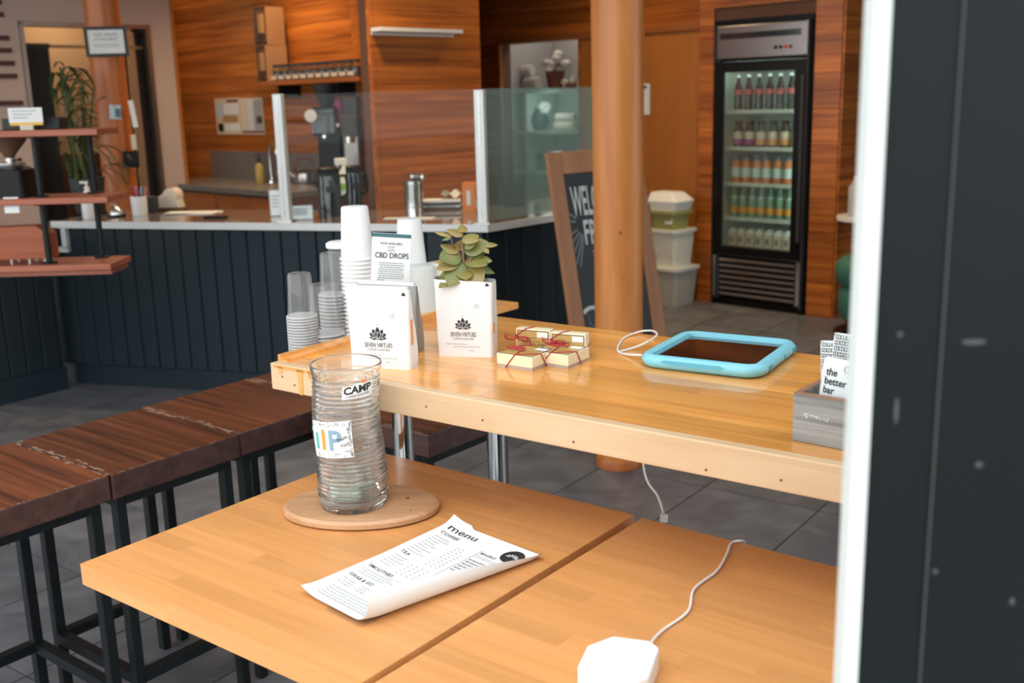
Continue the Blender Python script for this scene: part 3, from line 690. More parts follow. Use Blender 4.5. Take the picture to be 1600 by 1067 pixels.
MB().box(-.035, .035, -.035, .035, 0, .155).build('carton', 'orange_card', t); MB().box(-.012, .008, -.0365, -.035, .04, .115).build('stripe', 'paper', t); MB().box(.0355, .0365, -.03, .03, .02, .06).build('label', 'cream_card', t)
p = onc(692, 326)
t = thing('magazine_stack', 'low stack of black and white magazines beside the orange carton', 'magazines', p, facing(p)-.1)
for k in range(4):
    o = MB().box(-.10, .10, -.07, .07, k*.013, k*.013+.012).build('magazine', ('charcoal', 'paper', 'black_plastic', 'paper')[k], t, rot=(0, 0, (k-1.5)*.05))
m = MB(); m.M = front(-.0715)
for k in range(9): m.poly([(-.08+k*.018, .016, 0), (-.068+k*.018, .016, 0), (-.068+k*.018, .022, 0), (-.08+k*.018, .022, 0)])
m.build('print', 'ink', t, loc=(0, -.002, 0))
tag(MB().grid(lambda a, b: ((a-.5)*.12, (b-.5)*.08, .022+.022*math.sin(a*7)*math.cos(b*5)), 10, 8).build('crumpled_cloth', 'cream_cloth', smooth=60, loc=p+Vector((.05, .03, .057))), 'pale crumpled cloth on top of the magazines', 'cloth')
pp_ = thing('menu_sheets', 'flat white menu sheets on the counter behind the cup stacks', 'papers', onc(640, 342), -.25)
for k in range(2): MB().box(-.13, .13, -.04, .04, .001+.002*k, .0025+.002*k).build('sheet', 'paper', pp_, rot=(0, 0, .15*k))
t = thing('dark_bin', 'dark container at the counter end seen through tinted glass', 'bin', onc(800, 322), .3)
MB().prism(rrect(.12, .12, .02), 0, .12).build('body', 'charcoal', t); MB().prism(rrect(.13, .13, .02), .12, .13).build('rim', 'black_plastic', t)
# ================================================================== kitchen behind
kc = thing('kitchen_counter', 'grey stone kitchen counter with brown cabinets along the wooden wall', 'counter', kb - WD*0.95, FA)
KL = kbs(335, 250)-1.05
kc.location = (kb - WD*2.0 + WD*kbs(335, 250)); KW = kbs(561, 200)-kbs(335, 250)-.03
MB().box(0, KW, -.62, -.016, .88, .92).build('worktop', 'grey_stone', kc, bevel=.003); MB().box(0, KW, -.045, -.016, .92, 1.14).build('backsplash', 'grey_stone', kc)
MB().box(.02, KW, -.58, -.05, 0, .88).build('carcass', 'kraft_dark', kc)
nd = 4
for k in range(nd):
    d_ = MB().box(.03+k*(KW-.05)/nd, .02+(k+1)*(KW-.05)/nd, -.60, -.58, .1, .86).build('door', 'cabinet_wood', kc, bevel=.002); MB().bar((.06+k*(KW-.05)/nd, -.62, .8), (.06+k*(KW-.05)/nd, -.62, .66), .01).build('handle', 'steel', d_)
def onk(px, py, z=CZ): return P(px, py, z)
p = onk(407, 287)
t = thing('dish_soap', 'yellow dish soap bottle beside the kitchen faucet', 'bottle', p)
MB().lathe([(0, 0), (.032, 0), (.034, .01), (.034, .13), (.014, .155), (0, .155)], 20, cap=False).build('body', 'soap_yellow', t, smooth=40); MB().lathe([(.014, .15), (.015, .19), (.006, .195), (.006, .215), (0, .215)], 14).box(-.03, .01, -.006, .006, .21, .22).build('pump', 'charcoal', t, smooth=30)
p = onk(425, 286)
t = thing('faucet', 'curved chrome kitchen faucet behind the screen post', 'faucet', p)
MB().tube([(0, 0, 0), (0, 0, .24), (.03, -.04, .30), (.07, -.10, .27), (.075, -.11, .22)], .011, 10, smooth=6).build('spout', 'chrome', t, smooth=60); MB().lathe([(0, 0), (.028, 0), (.028, .02), (.018, .04), (0, .04)], 18, cap=False).build('base', 'chrome', t, smooth=40); MB().bar((.02, 0, .05), (.07, -.03, .09), .012).build('lever', 'chrome', t)
p = onk(478, 287)
t = thing('tea_kettle', 'small steel kettle with an arched handle on the kitchen counter', 'kettle', p)
MB().lathe([(0, 0), (.075, 0), (.085, .03), (.075, .08), (.03, .10), (0, .105)], 24, cap=False).build('body', 'steel', t, smooth=40); MB().tube([(-.07, 0, .07), (-.075, 0, .15), (0, 0, .19), (.075, 0, .15), (.07, 0, .07)], .008, 8, smooth=6).build('handle', 'clay', t, smooth=50); MB().tube([(-.07, 0, .04), (-.12, 0, .09), (-.13, 0, .10)], .011, 8).build('spout', 'steel', t, smooth=50)
p = onk(518, 292)
cg = thing('coffee_grinder', 'tall black coffee grinder with a white dial on the kitchen counter', 'grinder', p, facing(p)-.2)
MB().box(-.09, .09, -.12, .12, 0, .06).build('base', 'black_plastic', cg, bevel=.01); MB().box(-.075, .09, -.02, .12, .06, .50).build('column', 'black_plastic', cg, bevel=.012); MB().box(-.09, .09, -.13, .12, .36, .56).build('head', 'black_gloss', cg, bevel=.02)
MB().lathe([(.04, .56), (.05, .58), (.095, .70), (.095, .71), (0, .71)], 24, (0, 0, 0)).build('hopper', 'charcoal', cg, smooth=40)
MB().lathe([(.018, 0), (.043, 0), (.043, .012), (.018, .012)], 24).build('dial', 'paper', cg, smooth=40, loc=(-.085, -.13, .50), rot=(PI/2, 0, 0)); MB().lathe([(0, 0), (.018, 0), (.018, .01), (0, .01)], 16, cap=False).build('dial_face', 'black_plastic', cg, loc=(-.085, -.13, .50), rot=(PI/2, 0, 0))
MB().tube([(.02, -.12, .38), (.02, -.20, .36), (.02, -.24, .36)], .012, 8).build('portafilter', 'chrome', cg, smooth=40); MB().box(.075, .11, -.05, -.02, .45, .60).build('tag', 'magenta', cg); MB().ball((.10, -.14, .43), .014, 10).build('knob', 'paper', cg, smooth=60)
t = thing('espresso_machine', 'dark espresso machine partly hidden behind the grinder', 'coffee machine', onk(552, 297), facing(p)-.2)
MB().box(-.05, .06, .0, .15, 0, .50).build('body', 'steel_dark', t, bevel=.012); MB().box(-.05, .06, -.05, .0, .36, .50).build('head', 'charcoal', t, bevel=.01); MB().box(-.045, .055, .02, .13, .50, .62).build('cup_rack', 'charcoal', t, bevel=.006); MB().lathe([(0, 0), (.03, 0), (.03, .04), (0, .04)], 16, (0, -.04, .32), cap=False).build('group_head', 'chrome', t, smooth=40)
p = onk(540, 304)
t = thing('spray_bottle', 'white trigger spray bottle with a green label on the kitchen counter', 'bottle', p, .5)
MB().lathe([(0, 0), (.045, 0), (.047, .01), (.047, .12), (.018, .17), (.016, .19), (0, .19)], 20, cap=False).build('body', 'tub_white', t, smooth=40); MB().lathe([(.0475, .03), (.0478, .03), (.0478, .075), (.0475, .075)], 20, cap=False).build('label', 'label_green', t, smooth=40)
MB().box(-.06, .02, -.014, .014, .19, .235).build('trigger_head', 'cup_white', t, bevel=.006); MB().bar((-.045, 0, .19), (-.035, 0, .14), .012).build('trigger', 'cup_white', t)
# posters on the kitchen wall
def poster(name, label, px0, px1, py0, py1, mats):
    a = on_kb(px0, (py0+py1)/2); b = on_kb(px1, (py0+py1)/2); w = (b-a).length; z0 = on_kb((px0+px1)/2, py1).z; z1 = on_kb((px0+px1)/2, py0).z
    t = thing(name, label, 'poster', a, FA); h = z1-z0
    MB().box(0, w, -.004, 0, z0-a.z, z1-a.z).build('sheet', mats[0], t); zz = z0-a.z
    for (u0, u1, v0, v1, mt) in mats[1]: MB().box(u0*w, u1*w, -.006, -.004, zz+v0*h, zz+v1*h).build('print', mt, t)
poster('poster', 'poster with blue and cream blocks on the kitchen wall', 338, 376, 153, 210, ('label_cream', [(.05, .3, .5, .85, 'pale_blue'), (.08, .28, .08, .3, 'black_plastic'), (.35, .95, .55, .85, 'paper'), (.35, .95, .1, .3, 'paper'), (.3, .9, .33, .52, 'cork'), (.5, .95, .88, .95, 'clay')]))
poster('poster', 'greyish poster with mauve stripes beside the blue and cream one', 377, 412, 153, 210, ('beige', [(.35, .6, .12, .95, 'cup_grey'), (.6, .97, .12, .95, 'storage_wall'), (.7, .95, .3, .5, 'charcoal'), (.02, .98, .04, .1, 'clay')]))
# wall shelf with jars and cardboard boxes
def kfs(px, py, o): p_ = PP(px, py, kb + WN*o, WN); return (p_-(kb-WD*2.0)).dot(WD)
shz = PP(480, 124, kb+WN*.27, WN).z
s0, s1 = kfs(403, 130, .27), kfs(566, 120, .20)+.05
ws = thing('wall_shelf', 'long wooden wall shelf above the kitchen counter', 'shelf', kb - WD*2.0, FA)
MB().box(s0, s1, -.27, -.014, shz-.03, shz).build('board', 'cabinet_wood', ws, bevel=.003)
for q in (s0+.15, s1-.35): MB().box(q, q+.02, -.2, -.014, shz-.12, shz-.03).build('bracket', 'black_metal', ws)
kb0 = kb - WD*2.0
jar0 = None; nj = 11
for k in range(nj):
    s = kfs(436, 110, .20)+k*(kfs(556, 105, .20)-kfs(436, 110, .20))/(nj-1)
    loc = kb0 + WD*s + WN*.20 + Vector((0, 0, shz))
    if jar0 is None:
        jar0 = thing('storage_jar', 'small glass jar of coffee beans with a cream label on the wall shelf', 'jar', loc, FA, group='jars on the wall shelf')
        MB().lathe([(0, 0), (.045, 0), (.047, .008), (.047, .085), (.040, .098), (0, .098)], 20, cap=False).build('glass', 'glass_fridge', jar0, smooth=40); MB().lathe([(0, .003), (.043, .003), (.043, .07), (0, .072)], 16, cap=False).build('contents', 'bean', jar0, smooth=40)
        MB().lathe([(0, .098), (.043, .098), (.043, .116), (0, .118)], 20, cap=False).build('lid', 'charcoal', jar0, smooth=40); MB().box(-.034, .034, -.0485, -.0475, .012, .038).build('label_tag', 'label_cream', jar0)
    else: o = copy_tree(jar0); o.location = loc
def carton(label, s, z, w, d, h, rz, flap=True, tilt=0):
    t = thing('cardboard_box', label, 'box', kb0 + WD*s + WN*.15 + Vector((0, 0, z)), rot=(0, tilt, FA+rz))
    MB().box(-w/2, w/2, -d/2, d/2, 0, .004).box(-w/2, w/2, d/2-.004, d/2, .004, h).box(w/2-.004, w/2, -d/2, d/2, .004, h).box(-w/2, w/2, -d/2, -d/2+.004, .004, h).box(-w/2, w/2, -d/2, d/2, h-.004, h).build('carton', 'cardboard', t)
    MB().box(-w/2-.002, -w/2, -d/2+.01, d/2-.01, .02, h-.015).build('open_end_shade', 'kraft_dark', t); MB().box(-w/2-.03, -w/2-.002, -d/2+.02, -d/2+.06, h*.3, h*.8).build('flap', 'cardboard', t, rot=(0, 0, .0))  # dark sheet stands in for the shade inside the open carton
sb = kfs(424, 80, .15)
carton('lower open cardboard box on the wall shelf', sb, shz, .17, .17, .26, 1.42)
carton('upper open cardboard box tipped on top of the other carton', sb-.01, shz+.262, .16, .17, .27, 1.60)
# white floating shelf on the pier
p = PP(622, 46, b0+TN*.115, TN)
zz = p.z
pf = thing('floating_shelf', 'thin white floating shelf on the wooden pier', 'shelf', (b0.x, b0.y, zz), math.atan2(TD.y, TD.x))
MB().box(.0, .70, -.115, -.014, -.012, .012).build('board', 'white_paint', pf, bevel=.002); MB().box(.0, .70, -.020, -.014, -.03, -.014).build('wall_rail', 'white_paint', pf)
# notice posters on the pier behind the glass
def on_pier(px, py): return PP(px, py, b0+TN*.016, TN)
def pier_print(name, label, px0, px1, py0, py1, mat):
    a = on_pier(px0, (py0+py1)/2); b = on_pier(px1, (py0+py1)/2); t = thing(name, label, 'poster', a, math.atan2(TD.y, TD.x)); w = (b-a).length; h = on_pier(px0, py0).z-on_pier(px0, py1).z
    MB().box(0, w, -.004, 0, -h/2, h/2).build('sheet', mat, t); return t, w, h
# ================================================================== storage niche contents
def nich(px, py, off): return PP(px, py, NW - WN*off, WN)
zs1 = nich(840, 140, .12).z; zs2 = nich(860, 205, .12).z; zs3 = nich(860, 268, .12).z
ns = thing('storage_shelves', 'pale mint shelving inside the storage opening', 'shelves', nl, FA)
for z in (zs1, zs2, zs3): MB().box(s_a+.002, s_b-.002, .11, .50, z-.03, z).build('shelf_board', 'mint_shelf', ns)
MB().box(s_a+.13, s_a+.16, .12, .48, 0.4, zs1-.03).build('upright', 'mint_shelf', ns); MB().box(s_a+.002, s_b-.002, .52, .54, .3, zs1).build('back_panel', 'mint_wall', ns)
MB().box(s_a+.16, s_b-.002, .12, .5, .3, .33).build('shelf_board', 'mint_shelf', ns)
def nloc(px, z, off): 
    p = nich(px, 140, off); return Vector((p.x, p.y, z))
def towel(label, px, z, off, r, l, rz, grp='rolled towels in the storage opening'):
    t = thing('rolled_towel', label, 'towel', nloc(px, z+r, off), FA+rz, group=grp)
    m = MB(); m.M = Matrix.Rotation(PI/2, 4, 'Y'); m.lathe([(0, -l/2), (r*.8, -l/2), (r, -l/2+.02), (r*1.0, l/2-.02), (r*.8, l/2), (0, l/2)], 18, cap=False).build('roll', 'cream_cloth', t, smooth=50)
    pts = [(-l/2-.002, r*.8*(i/20)*math.cos(i*.7), r*.8*(i/20)*math.sin(i*.7)) for i in range(21)]
    MB().tube(pts, .004, 5).build('roll_end', 'storage_wall', t)
towel('pale rolled towel lying lowest in the storage opening', 806, zs1, .26, .055, .20, .3)
towel('pale rolled towel in front of the brown flower pot', 832, zs1, .22, .055, .20, -.2)
towel('pale rolled towel resting on top of the other two', 816, zs1+.105, .25, .055, .24, .1)
p = nloc(868, zs1, .24)
t = thing('flower_pot', 'brown pot with round pale blooms in the storage opening', 'flower pot', p)
MB().lathe([(0, 0), (.06, 0), (.08, .13), (.085, .15), (.07, .15), (0, .14)], 22, cap=False).build('pot', 'clay', t, smooth=40)
rnd = random.Random(2)
def blooms(t, n, r, zc, sp):
    for k in range(n):
        a = k*2.4; rr = sp*math.sqrt((k+.5)/n); MB().ball((rr*math.cos(a), rr*math.sin(a)*.7, zc+sp*.9*(1-rr/sp)+rnd.uniform(-.03, .03)), r*rnd.uniform(.8, 1.1), 12).build('bloom', 'cream_cloth', t, smooth=60)
blooms(t, 9, .042, .17, .11)
p = nloc(893, zs1, .22)
t = thing('cotton_bunch', 'low bunch of round pale blooms beside the brown pot', 'flowers', p); blooms(t, 7, .032, .035, .07); MB().lathe([(0, 0), (.05, 0), (.06, .04), (0, .05)], 16, cap=False).build('bowl', 'clay', t, smooth=40)
p = nloc(841, zs2, .26)
t = thing('round_vase', 'dark round vase on the middle storage shelf', 'vase', p); MB().lathe([(0, 0), (.05, 0), (.085, .06), (.085, .11), (.05, .16), (.04, .18), (0, .18)], 24, cap=False).build('body', 'jar_dark', t, smooth=50); MB().lathe([(.035, .18), (.042, .18), (.042, .19), (.035, .19)], 20).build('rim', 'jar_dark', t, smooth=40)
towel('pale folded towel lowest in the pile on the middle storage shelf', 882, zs2, .26, .04, .22, 0, 'towels on the middle storage shelf'); towel('pale folded towel topmost in the pile on the middle storage shelf', 884, zs2+.08, .26, .035, .20, .1, 'towels on the middle storage shelf')
vj = None
for k in range(4):
    q = nloc(838+k*18, zs3, .26)
    if vj is None:
        vj = thing('dark_jar', 'dark teal glass jar on the lower storage shelf', 'jar', q, group='jars on the lower storage shelf'); MB().lathe([(0, 0), (.042, 0), (.045, .02), (.045, .12), (.03, .15), (0, .15)], 20, cap=False).build('glass', 'jar_dark', vj, smooth=40); MB().lathe([(0, .15), (.034, .15), (.034, .175), (0, .175)], 18, cap=False).build('lid', 'steel', vj, smooth=40)
    else: o = copy_tree(vj); o.location = q
t = thing('laundry_heap', 'greyish heap of cloth on the bottom of the storage shelving', 'cloth', nloc(855, .33, .3), FA)
MB().grid(lambda a, b: ((a-.5)*.42, (b-.5)*.30, (.40+.07*math.sin(a*9)+.06*math.cos(b*8+a*5))*math.sin(PI*a)**.6*math.sin(PI*b)**.6), 24, 18).build('cloth', 'cream_cloth', t, smooth=70)
# ================================================================== drinks fridge
fg = thing('drinks_fridge', 'black glass door drinks fridge set into the wooden wall', 'fridge', F0, FA)
FH = 1.97
MB().box(0, .02, -.0, .62, .02, FH).box(FW-.02, FW, -.0, .62, .02, FH).box(.02, FW-.02, .60, .62, .02, FH).box(.02, FW-.02, 0, .60, FH-.02, FH).box(.02, FW-.02, 0, .6, .02, .36).build('cabinet', 'black_plastic', fg)
MB().box(.022, .032, .045, .59, .36, 1.70).box(FW-.032, FW-.022, .045, .59, .36, 1.70).box(.03, FW-.03, .585, .597, .36, 1.70).box(.03, FW-.03, .045, .59, 1.70, 1.71).box(.03, FW-.03, .045, .59, .361, .366).build('liner', 'fridge_liner', fg)
MB().box(FW-.06, FW-.045, .02, .045, .42, 1.66).build('light_strip', 'led', fg); MB().box(.10, FW-.10, .03, .05, 1.66, 1.675).build('light_strip', 'led', fg)
MB().box(0, FW, -.02, 0, 1.945, 1.985).build('top_trim', 'black_plastic', fg)
hd_ = MB().box(.03, FW-.03, -.035, 0, 1.725, 1.945).build('header', 'steel_dark', fg, bevel=.006)
MB().box(.06, FW-.08, -.040, -.035, 1.855, 1.895).build('logo_strip', 'black_gloss', hd_)
for k, mt in enumerate(('black_plastic', 'black_plastic', 'red', 'clay')): MB().lathe([(0, 0), (.012, 0), (.012, .006), (0, .006)], 12, cap=False).build('button', mt, hd_, loc=(.50+k*.037, -.035, 1.785), rot=(PI/2, 0, 0))
MB().box(.02, .03, -.04, .02, .03, 1.95).build('side_frame', 'charcoal', fg); MB().box(FW-.03, FW-.018, -.04, .02, .03, 1.95).build('side_frame', 'charcoal', fg)
dz0, dz1, gx0, gx1 = .375, 1.705, .085, .655
dd = MB().box(.025, gx0, -.045, 0, dz0, dz1).box(gx1, FW-.03, -.045, 0, dz0, dz1).box(gx0, gx1, -.045, 0, dz0, .43).box(gx0, gx1, -.045, 0, 1.635, dz1).build('door', 'black_plastic', fg)
MB().box(gx0, gx1, -.028, -.022, .43, 1.635).build('pane', 'glass_fridge', dd); MB().box(FW-.05, FW-.03, -.075, -.045, .5, 1.6).build('handle', 'charcoal', dd, bevel=.004)
gr = MB().box(.02, .075, -.03, 0, .05, .365).build('grille_side', 'charcoal', fg, bevel=.003); gr2 = MB().box(FW-.075, FW-.02, -.03, 0, .05, .365).build('grille_side', 'charcoal', fg, bevel=.003)
MB().box(FW-.06, FW-.03, -.034, -.03, .06, .36).build('chrome_strip', 'chrome', gr2); MB().box(.028, .045, -.034, -.03, .06, .36).build('chrome_strip', 'steel', gr)
for k in range(7): MB().box(.075, FW-.075, -.022, -.012, .075+k*.041, .093+k*.041).build('slat', 'steel', fg, rot=(0, 0, 0))
MB().box(0, FW, -.01, .03, 0.0, .045).build('plinth', 'black_plastic', fg)
shv = (1.38, 1.125, .875, .63)
for z in shv: MB().box(.035, FW-.035, .06, .57, z-.025, z).build('shelf', 'fridge_liner', fg)
FM = Matrix.Translation(F0) @ Matrix.Rotation(FA, 4, 'Z')
def frow(n, x0, x1, z, maker, y=.10):
    first = None
    for k in range(n):
        loc = FM @ Vector((x0+(x1-x0)*k/(n-1), y, z))
        if isinstance(maker, list): maker[k % len(maker)](loc)
        elif first is None: first = maker(loc)
        else: o = copy_tree(first); o.location = loc
def bottle(name, label, cat, group, body, prof, bmat, caps, lab=None):
    t = thing(name, label, cat, body, FA, group=group)
    MB().lathe(prof, 16, cap=False).build('body', bmat, t, smooth=40)
    r, z0, z1, cm = caps; MB().lathe([(0, z0), (r, z0), (r, z1), (0, z1)], 12, cap=False).build('cap', cm, t, smooth=30)
    for (rl, a, b, lm) in (lab or []): MB().lathe([(rl, a), (rl+.0006, a), (rl+.0006, b), (rl, b)], 16, cap=False).build('label_band', lm, t, smooth=40)
    return t
cola = lambda l: bottle('cola_bottle', 'dark cola bottle with a red label on the top fridge shelf', 'bottle', 'cola bottles on the top fridge shelf', l, [(0, 0), (.031, 0), (.032, .02), (.029, .07), (.032, .11), (.026, .16), (.013, .20), (.012, .225), (0, .225)], 'cola', (.014, .222, .238, 'paper'), [(.0322, .105, .140, 'label_red')])
frow(7, .13, .63, 1.38, cola)
j1p = [(0, 0), (.036, 0), (.037, .01), (.037, .11), (.024, .145), (.022, .16), (0, .16)]
JL = [('purple', 'label_purple'), ('purple', 'label_purple'), ('orange', 'label_orange'), ('orange', 'label_orange'), ('orange', 'label_orange'), ('lime', 'label_lime')]
for k, (nm, lm) in enumerate(JL):
    l = FM @ Vector((.135+.47*k/5, .10, 1.125))
    bottle('juice_bottle', f'dark capped juice bottle with a cream and {nm} label in the fridge', 'bottle', f'{nm} label juice bottles on the second fridge shelf', l, j1p, 'juice_dark', (.026, .158, .178, 'black_plastic'), [(.0372, .055, .105, 'label_cream'), (.0376, .015, .055, lm)])
oj = lambda l: bottle('orange_drink', 'orange drink bottle with a pale aqua label on the third fridge shelf', 'bottle', 'orange drinks on the third fridge shelf', l, [(0, 0), (.035, 0), (.036, .01), (.036, .13), (.026, .15), (.022, .165), (0, .165)], 'juice_orange', (.025, .162, .182, 'blue_card'), [(.0364, .04, .105, 'label_aqua')])
frow(7, .125, .63, .875, oj)
gb = lambda l: bottle('mineral_bottle', 'green glass bottle with an amber label on the fourth fridge shelf', 'bottle', 'green bottles on the fourth fridge shelf', l, [(0, 0), (.031, 0), (.032, .01), (.032, .12), (.026, .15), (.014, .18), (.012, .21), (0, .21)], 'bottle_green', (.014, .208, .222, 'bottle_green'), [(.0324, .03, .075, 'label_amber'), (.0274, .135, .148, 'label_aqua')])
frow(8, .115, .635, .63, gb)
def ctn(l):
    t = thing('milk_carton', 'cream carton with a dark bird print on the fridge floor', 'carton', l, FA, group='cartons on the fridge floor')
    MB().box(-.031, .031, -.031, .031, 0, .15).build('body', 'label_cream', t, bevel=.002); MB().prism([(-.031, .15), (.031, .15), (.031, .155), (0, .185), (-.031, .155)], -.03, .03).build('gable', 'paper', t).matrix_local = UPR
    MB().box(-.02, .012, -.0318, -.031, .08, .12).box(-.024, .024, -.0318, -.031, .045, .056).build('print', 'ink_soft', t); return t
frow(8, .115, .635, .367, ctn)
# ================================================================== chalkboard A-frame sign
T = PY(850, 240, 4.8); sd = Vector((.8, .6, 0)); SA = math.atan2(.6, .8); SW = .575; LEAN = math.atan(.2)
zt_ = T.z; SH = zt_/math.cos(LEAN)
ab = thing('chalkboard_sign', 'wooden A-frame chalkboard sign reading WELCOME FRIENDS beside the log column', 'sign', (T.x, T.y, 0), SA)
def panel(lean, pre):
    M = Matrix.Translation((0, 0, zt_)) @ Matrix.Rotation(lean, 4, 'X')       # hangs from the apex, local z down to -SH
    def add(name, mat, m, **k): o = m.build(name, mat, ab, **k); o.matrix_local = M; return o
    bw = .078
    add('frame_post', 'sign_frame', MB().box(0, bw, -.022, 0, -SH, 0), bevel=.003); add('frame_post', 'sign_frame', MB().box(SW-bw, SW, -.022, 0, -SH, 0), bevel=.003)
    add('frame_rail', 'sign_frame', MB().box(bw, SW-bw, -.022, 0, -.10, 0), bevel=.003); add('frame_rail', 'sign_frame', MB().box(bw, SW-bw, -.022, 0, -SH+.09, -SH+.18), bevel=.003)
    return add('blackboard', 'chalk_black', MB().box(bw-.005, SW-bw+.005, -.012, -.006, -SH+.17, -.095)), M
bb, MF = panel(-LEAN, 'front')
SH2 = zt_/math.cos(.05); M2 = Matrix.Translation((0, .025, zt_)) @ Matrix.Rotation(.05, 4, 'X')
for nm, q in (('rear_leg', (.22, .28, -SH2, 0)), ('rear_leg', (SW-.10, SW-.04, -SH2, 0)), ('rear_rail', (.28, SW-.10, -.35, -.28)), ('rear_rail', (.28, SW-.10, -SH2+.1, -SH2+.17))):
    MB().box(q[0], q[1], 0, .02, q[2], q[3]).build(nm, 'sign_frame', ab).matrix_local = M2
MB().box(.05, .10, -.005, .03, -.02, .006).build('hinge', 'steel', ab, loc=(0, 0, zt_))
m = MB(); m.M = front(-.0128)
m.text('WELCOME', .108, -.290, h=.130, w=.285, align='l', bold=.018); m.build('chalk_heading', 'chalk', bb); m = MB(); m.M = front(-.0128); m.text('FRIENDS', .160, -.425, h=.11, w=.28, align='l', bold=.018)
m.build('chalk_lettering', 'chalk', bb)
for st_, x, z, h, w in (('- for a bar', .30, -.600, .022, .24), ('- coffee of', .30, -.650, .022, .24), ('&', .30, -.905, .04, None), ('Ve', .14, -.975, .085, None), ('+ d', .26, -.945, .06, None)):
    m = MB(); m.M = front(-.0128); m.text(st_, x, z, h=h, w=w, bold=.014); m.build('chalk_line', 'chalk', bb)
m = MB(); m.M = front(-.0128); m.text("S'WEET", .195, -.490, h=.036, w=.18, align='l', bold=.012); m.build('chalk_line', 'chalk_pink', bb); m = MB(); m.M = front(-.0128); m.text('Salt', .225, -.540, h=.036, w=.10, align='l', bold=.012); m.build('chalk_line', 'chalk_pink', bb)
m = MB(); m.M = front(-.0126)
for a in (150, 168, 205, 222, 235, 245, 252):
    r0, r1 = .055, .115 if a < 200 else .20
    ca, sa = math.cos(math.radians(a)), math.sin(math.radians(a)); cx, cy = .172, -.33
    w = .005; x0, y0, x1, y1 = cx+r0*ca, cy+r0*sa, cx+r1*ca, cy+r1*sa
    if x1 < .08: f = (.08-x0)/(x1-x0); x1, y1 = .08, y0+(y1-y0)*f
    m.poly([(x0-w*sa, y0+w*ca, 0), (x0+w*sa, y0-w*ca, 0), (x1+w*sa, y1-w*ca, 0), (x1-w*sa, y1+w*ca, 0)])
m.build('chalk_rays', 'chalk_faint', bb)
m = MB()
m.tube([(.135+.075*math.cos(math.radians(a)), -.0128, -.80+.085*math.sin(math.radians(a))) for a in range(130, -25, -12)], .010, 6).build('chalk_arch', 'chalk', bb, smooth=50)
m = MB(); m.tube([(.125+.02*math.cos(a/10*2*PI), -.0126, -.85+.05*math.sin(a/10*2*PI)) for a in range(10)], .0025, 5, closed=True).tube([(.115, -.0126, -.74), (.12, -.0126, -.79), (.14, -.0126, -.80)], .0025, 5).build('chalk_drawing', 'chalk_faint', bb)
# ================================================================== tubs by the door
def tub(name, label, loc, rz, w0, w1, d0, d1, h, mat, rimmat, lid=True, marks=False):
    t = thing(name, label, 'tub', loc, rz)
    r0 = [(x, y, 0) for x, y in rrect(w0, d0, .03)]; r1 = [(x, y, h) for x, y in rrect(w1, d1, .035)]
    MB().loft([r0, r1]).build('body', mat, t, smooth=30)
    MB().loft([[(x, y, h) for x, y in rrect(w1+.03, d1+.03, .04)], [(x, y, h+.022) for x, y in rrect(w1+.03, d1+.03, .04)]]).build('rim', rimmat, t, smooth=30)
    return t
tp = PP(1052, 480, F0 + WN*.32, WN); 
tc_ = P(1050, 478, 0) + Vector((0.02, .10, 0))
k1 = tub('storage_tub', 'clear grey storage tub on the floor under the white tub', tc_, FA, .22, .27, .24, .28, .26, 'tub_clear', 'cup_grey')
MB().box(-.08, .06, -.128, -.125, .12, .19).build('label', 'cup_grey', k1, rot=(-.06, 0, 0))
k2 = tub('storage_tub', 'white storage tub in the middle of the stack by the door', tc_ + Vector((-.005, 0, .283)), FA, .20, .24, .21, .25, .25, 'tub_white', 'tub_white')
for x in (-.05, .07): MB().ball((x, -.115, .08), .009, 8, sy=.4).build('rivet', 'ink_grey', k2)
k3 = tub('planter_box', 'white box with a mossy green band on top of the white tub', tc_ + Vector((-.02, 0, .556)), FA, .19, .22, .19, .22, .11, 'moss', 'moss')
MB().loft([[(x, y, .133) for x, y in rrect(.22, .22, .03)], [(x, y, .20) for x, y in rrect(.27, .24, .03)], [(x*.7-.03, y*.7, .26) for x, y in rrect(.28, .22, .03)]]).build('paper_bundle', 'paper', k3)
MB().box(.03, .09, -.109, -.105, .03, .07).build('label', 'paper', k3, rot=(-.1, 0, 0))
# ================================================================== chair and side table by the return wall
p = PY(1356, 420, 6.42); p = Vector((p.x, p.y, 0))
p = PY(1307, 420, 6.5); p = Vector((p.x+.215, p.y, 0))
ch = thing('low_stool', 'low green padded stool on a black base near the fridge', 'stool', p, .3)
MB().lathe([(0, .31), (.17, .31), (.20, .33), (.215, .40), (.205, .455), (.17, .485), (0, .49)], 36, cap=False).build('seat', 'green_cushion', ch, smooth=50)
MB().lathe([(0, .10), (.16, .10), (.185, .14), (.185, .28), (.165, .31), (0, .31)], 36, cap=False).build('drum', 'green_cushion', ch, smooth=50)
MB().lathe([(0, 0), (.21, 0), (.21, .02), (.12, .05), (.10, .10), (0, .10)], 36, cap=False).build('base', 'black_plastic', ch, smooth=40)
p2 = PY(1309, 338, 6.84); p2 = Vector((p2.x+.215, p2.y, 0))
st = thing('side_table', 'white topped side table beside the wooden return wall', 'table', p2, .4)
zt2 = PY(1322, 338, p2.y).z
MB().lathe([(0, zt2-.025), (.215, zt2-.025), (.215, zt2), (0, zt2)], 40, cap=False).build('top', 'white_paint', st, smooth=30); MB().lathe([(.022, .02), (.022, zt2-.025)], 16).build('post', 'steel', st, smooth=40); MB().lathe([(0, 0), (.13, 0), (.13, .015), (.03, .03), (0, .03)], 30, cap=False).build('foot', 'black_metal', st, smooth=40)
wb = thing('water_jug', 'pale translucent jug on the side table near the return wall', 'jug', p2 + Vector((-.10, -.03, zt2)))
